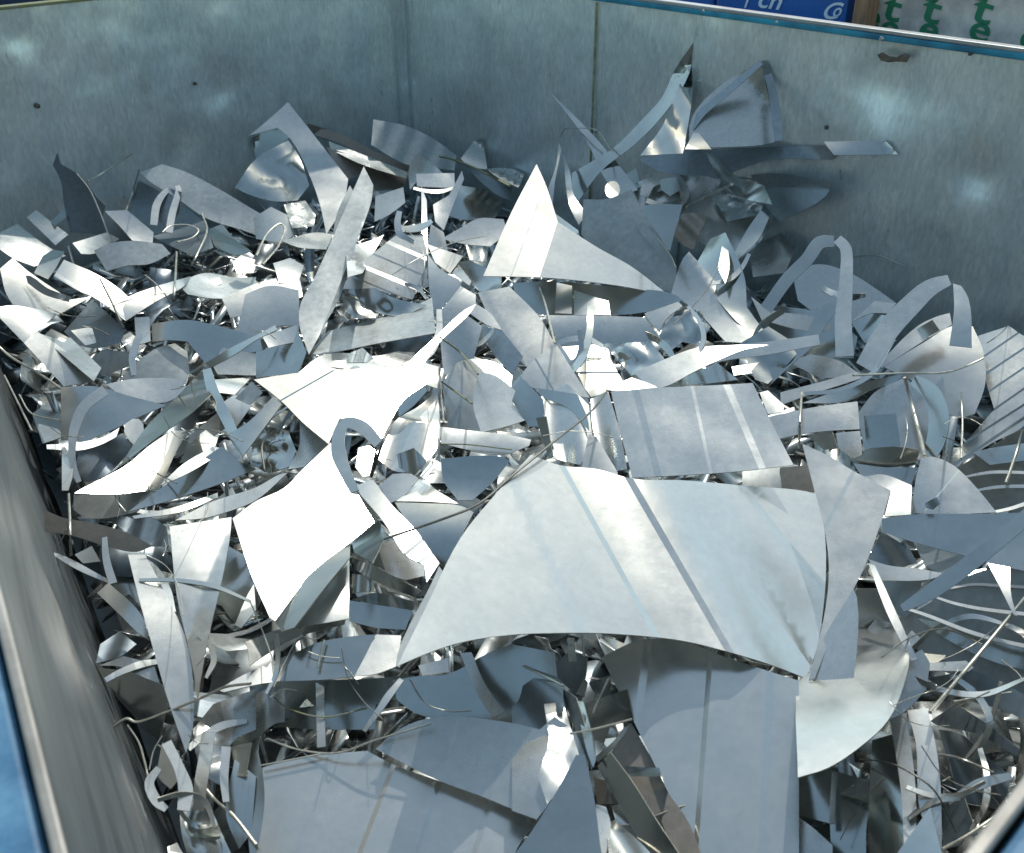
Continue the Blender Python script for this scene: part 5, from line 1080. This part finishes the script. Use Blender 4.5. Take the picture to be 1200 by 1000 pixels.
# fine slivers lying over the sheets
nw = 0
while nw < 46:
    x, y = (rg.uniform(0, 520), rg.uniform(260, 900)) if rg.random() < .6 else ((rg.uniform(520, 1180), rg.uniform(300, 540)) if rg.random() < .5 else (rg.uniform(980, 1190), rg.uniform(620, 980)))
    if x < 180 and y > 440 + x*3.0: continue
    lx, ly, ln_ = min(LAND, key=lambda t: (t[0]-x)**2 + (t[1]-y)**2)
    if on_big(x, y): continue
    lo = rg.random() < .5; dk = rg.random() < .35
    lab = 'fine %s %s sliver lying %s %s' % ('long' if lo else 'short', 'dark' if dk else 'pale', rel(x, y, lx, ly), ln_)
    if lab in used: lab = 'hair-thin' + lab[4:]
    if lab in used: continue
    used.add(lab); nw += 1
    L_ = rg.uniform(70, 130) if lo else rg.uniform(25, 60); a = rg.uniform(0, math.pi); q_ = rg.uniform(-.22, .22)*L_
    c, s = math.cos(a), math.sin(a)*.7
    P = [(x + u*L_*c - v*s, y + u*L_*s + v*c) for u, v in ((-.5, 0), (-.15, q_), (.2, q_*.8), (.5, 0))]
    wire('wire_offcut', lab, 'metal wire', P, 'L', 0, {'d': [str(rg.uniform(1.0, 1.9))]}, 'wired' if dk else 'wire', 'fine slivers scattered over the heap')

# the rest of the heap, beyond the three hundred that show largest: one mass of small offcuts packed below
rp = random.Random(9)
V, Fc, FM = [], [], []
def inside(x, y, m=0.05):
    p = np.array([x, y, 0.])
    for (a, n, k) in ((K_, nB, 0), (K_, nA, 0), (P_CD, nC, leanC*.85), (P_CD, nD, 0)):
        if (p-a) @ n < m + k: return False
    return True
xs = [P_AC[0], P_BD[0]]; ys = [P_CD[1], K_[1]]
cnt = 0
while cnt < 5200:
    x = rp.uniform(xs[0], xs[1]); y = rp.uniform(ys[0], ys[1])
    if not inside(x, y, .07): continue
    cnt += 1
    layer = rp.random()**1.3
    z = float(heap(x, y)) - 0.13 - 0.30*layer
    a = rp.uniform(0, 2*math.pi); tl = rp.gauss(0, .45); tr = rp.gauss(0, .45)
    if rp.random() < .5: L_, W_ = rp.uniform(.10, .32), rp.uniform(.010, .035)
    else: L_, W_ = rp.uniform(.06, .20), rp.uniform(.04, .12)
    R_ = Matrix.Rotation(a, 3, 'Z') @ Matrix.Rotation(tl, 3, 'X') @ Matrix.Rotation(tr, 3, 'Y')
    kb = rp.uniform(-6, 6); ns = 5; b = len(V); tap = rp.choice((1, 1, .6, .15)); ok = True; tmp = []
    for i in range(ns+1):
        u = L_*(i/ns-.5); wd = W_*(1 + (tap-1)*i/ns)
        for k in (-.5, .5):
            v = R_ @ Vector((u, wd*k, kb*u*u)) + Vector((x, y, z)); tmp.append(np.array(v))
    if not all(inside(v[0], v[1], .02) for v in tmp): continue
    V += tmp; mi = rp.choice((0, 0, 0, 1, 2, 3))
    for i in range(ns): Fc.append([b+2*i, b+2*i+1, b+2*i+3, b+2*i+2]); FM.append(mi)
st = mesh_obj('packed_offcuts', V, Fc, [M['z'], M['g'], M['b'], M['d']], FM, None, 40, (float(CENT[0]), float(CENT[1]), -.9))
sm = st.modifiers.new('gauge', 'SOLIDIFY'); sm.thickness = 0.0012
tag(st, 'mass of small tangled offcuts packed beneath the larger sheets', 'metal scrap', None, 'stuff')
print('pieces', len(PIECES), 'gap pieces', made, 'tries', tries)
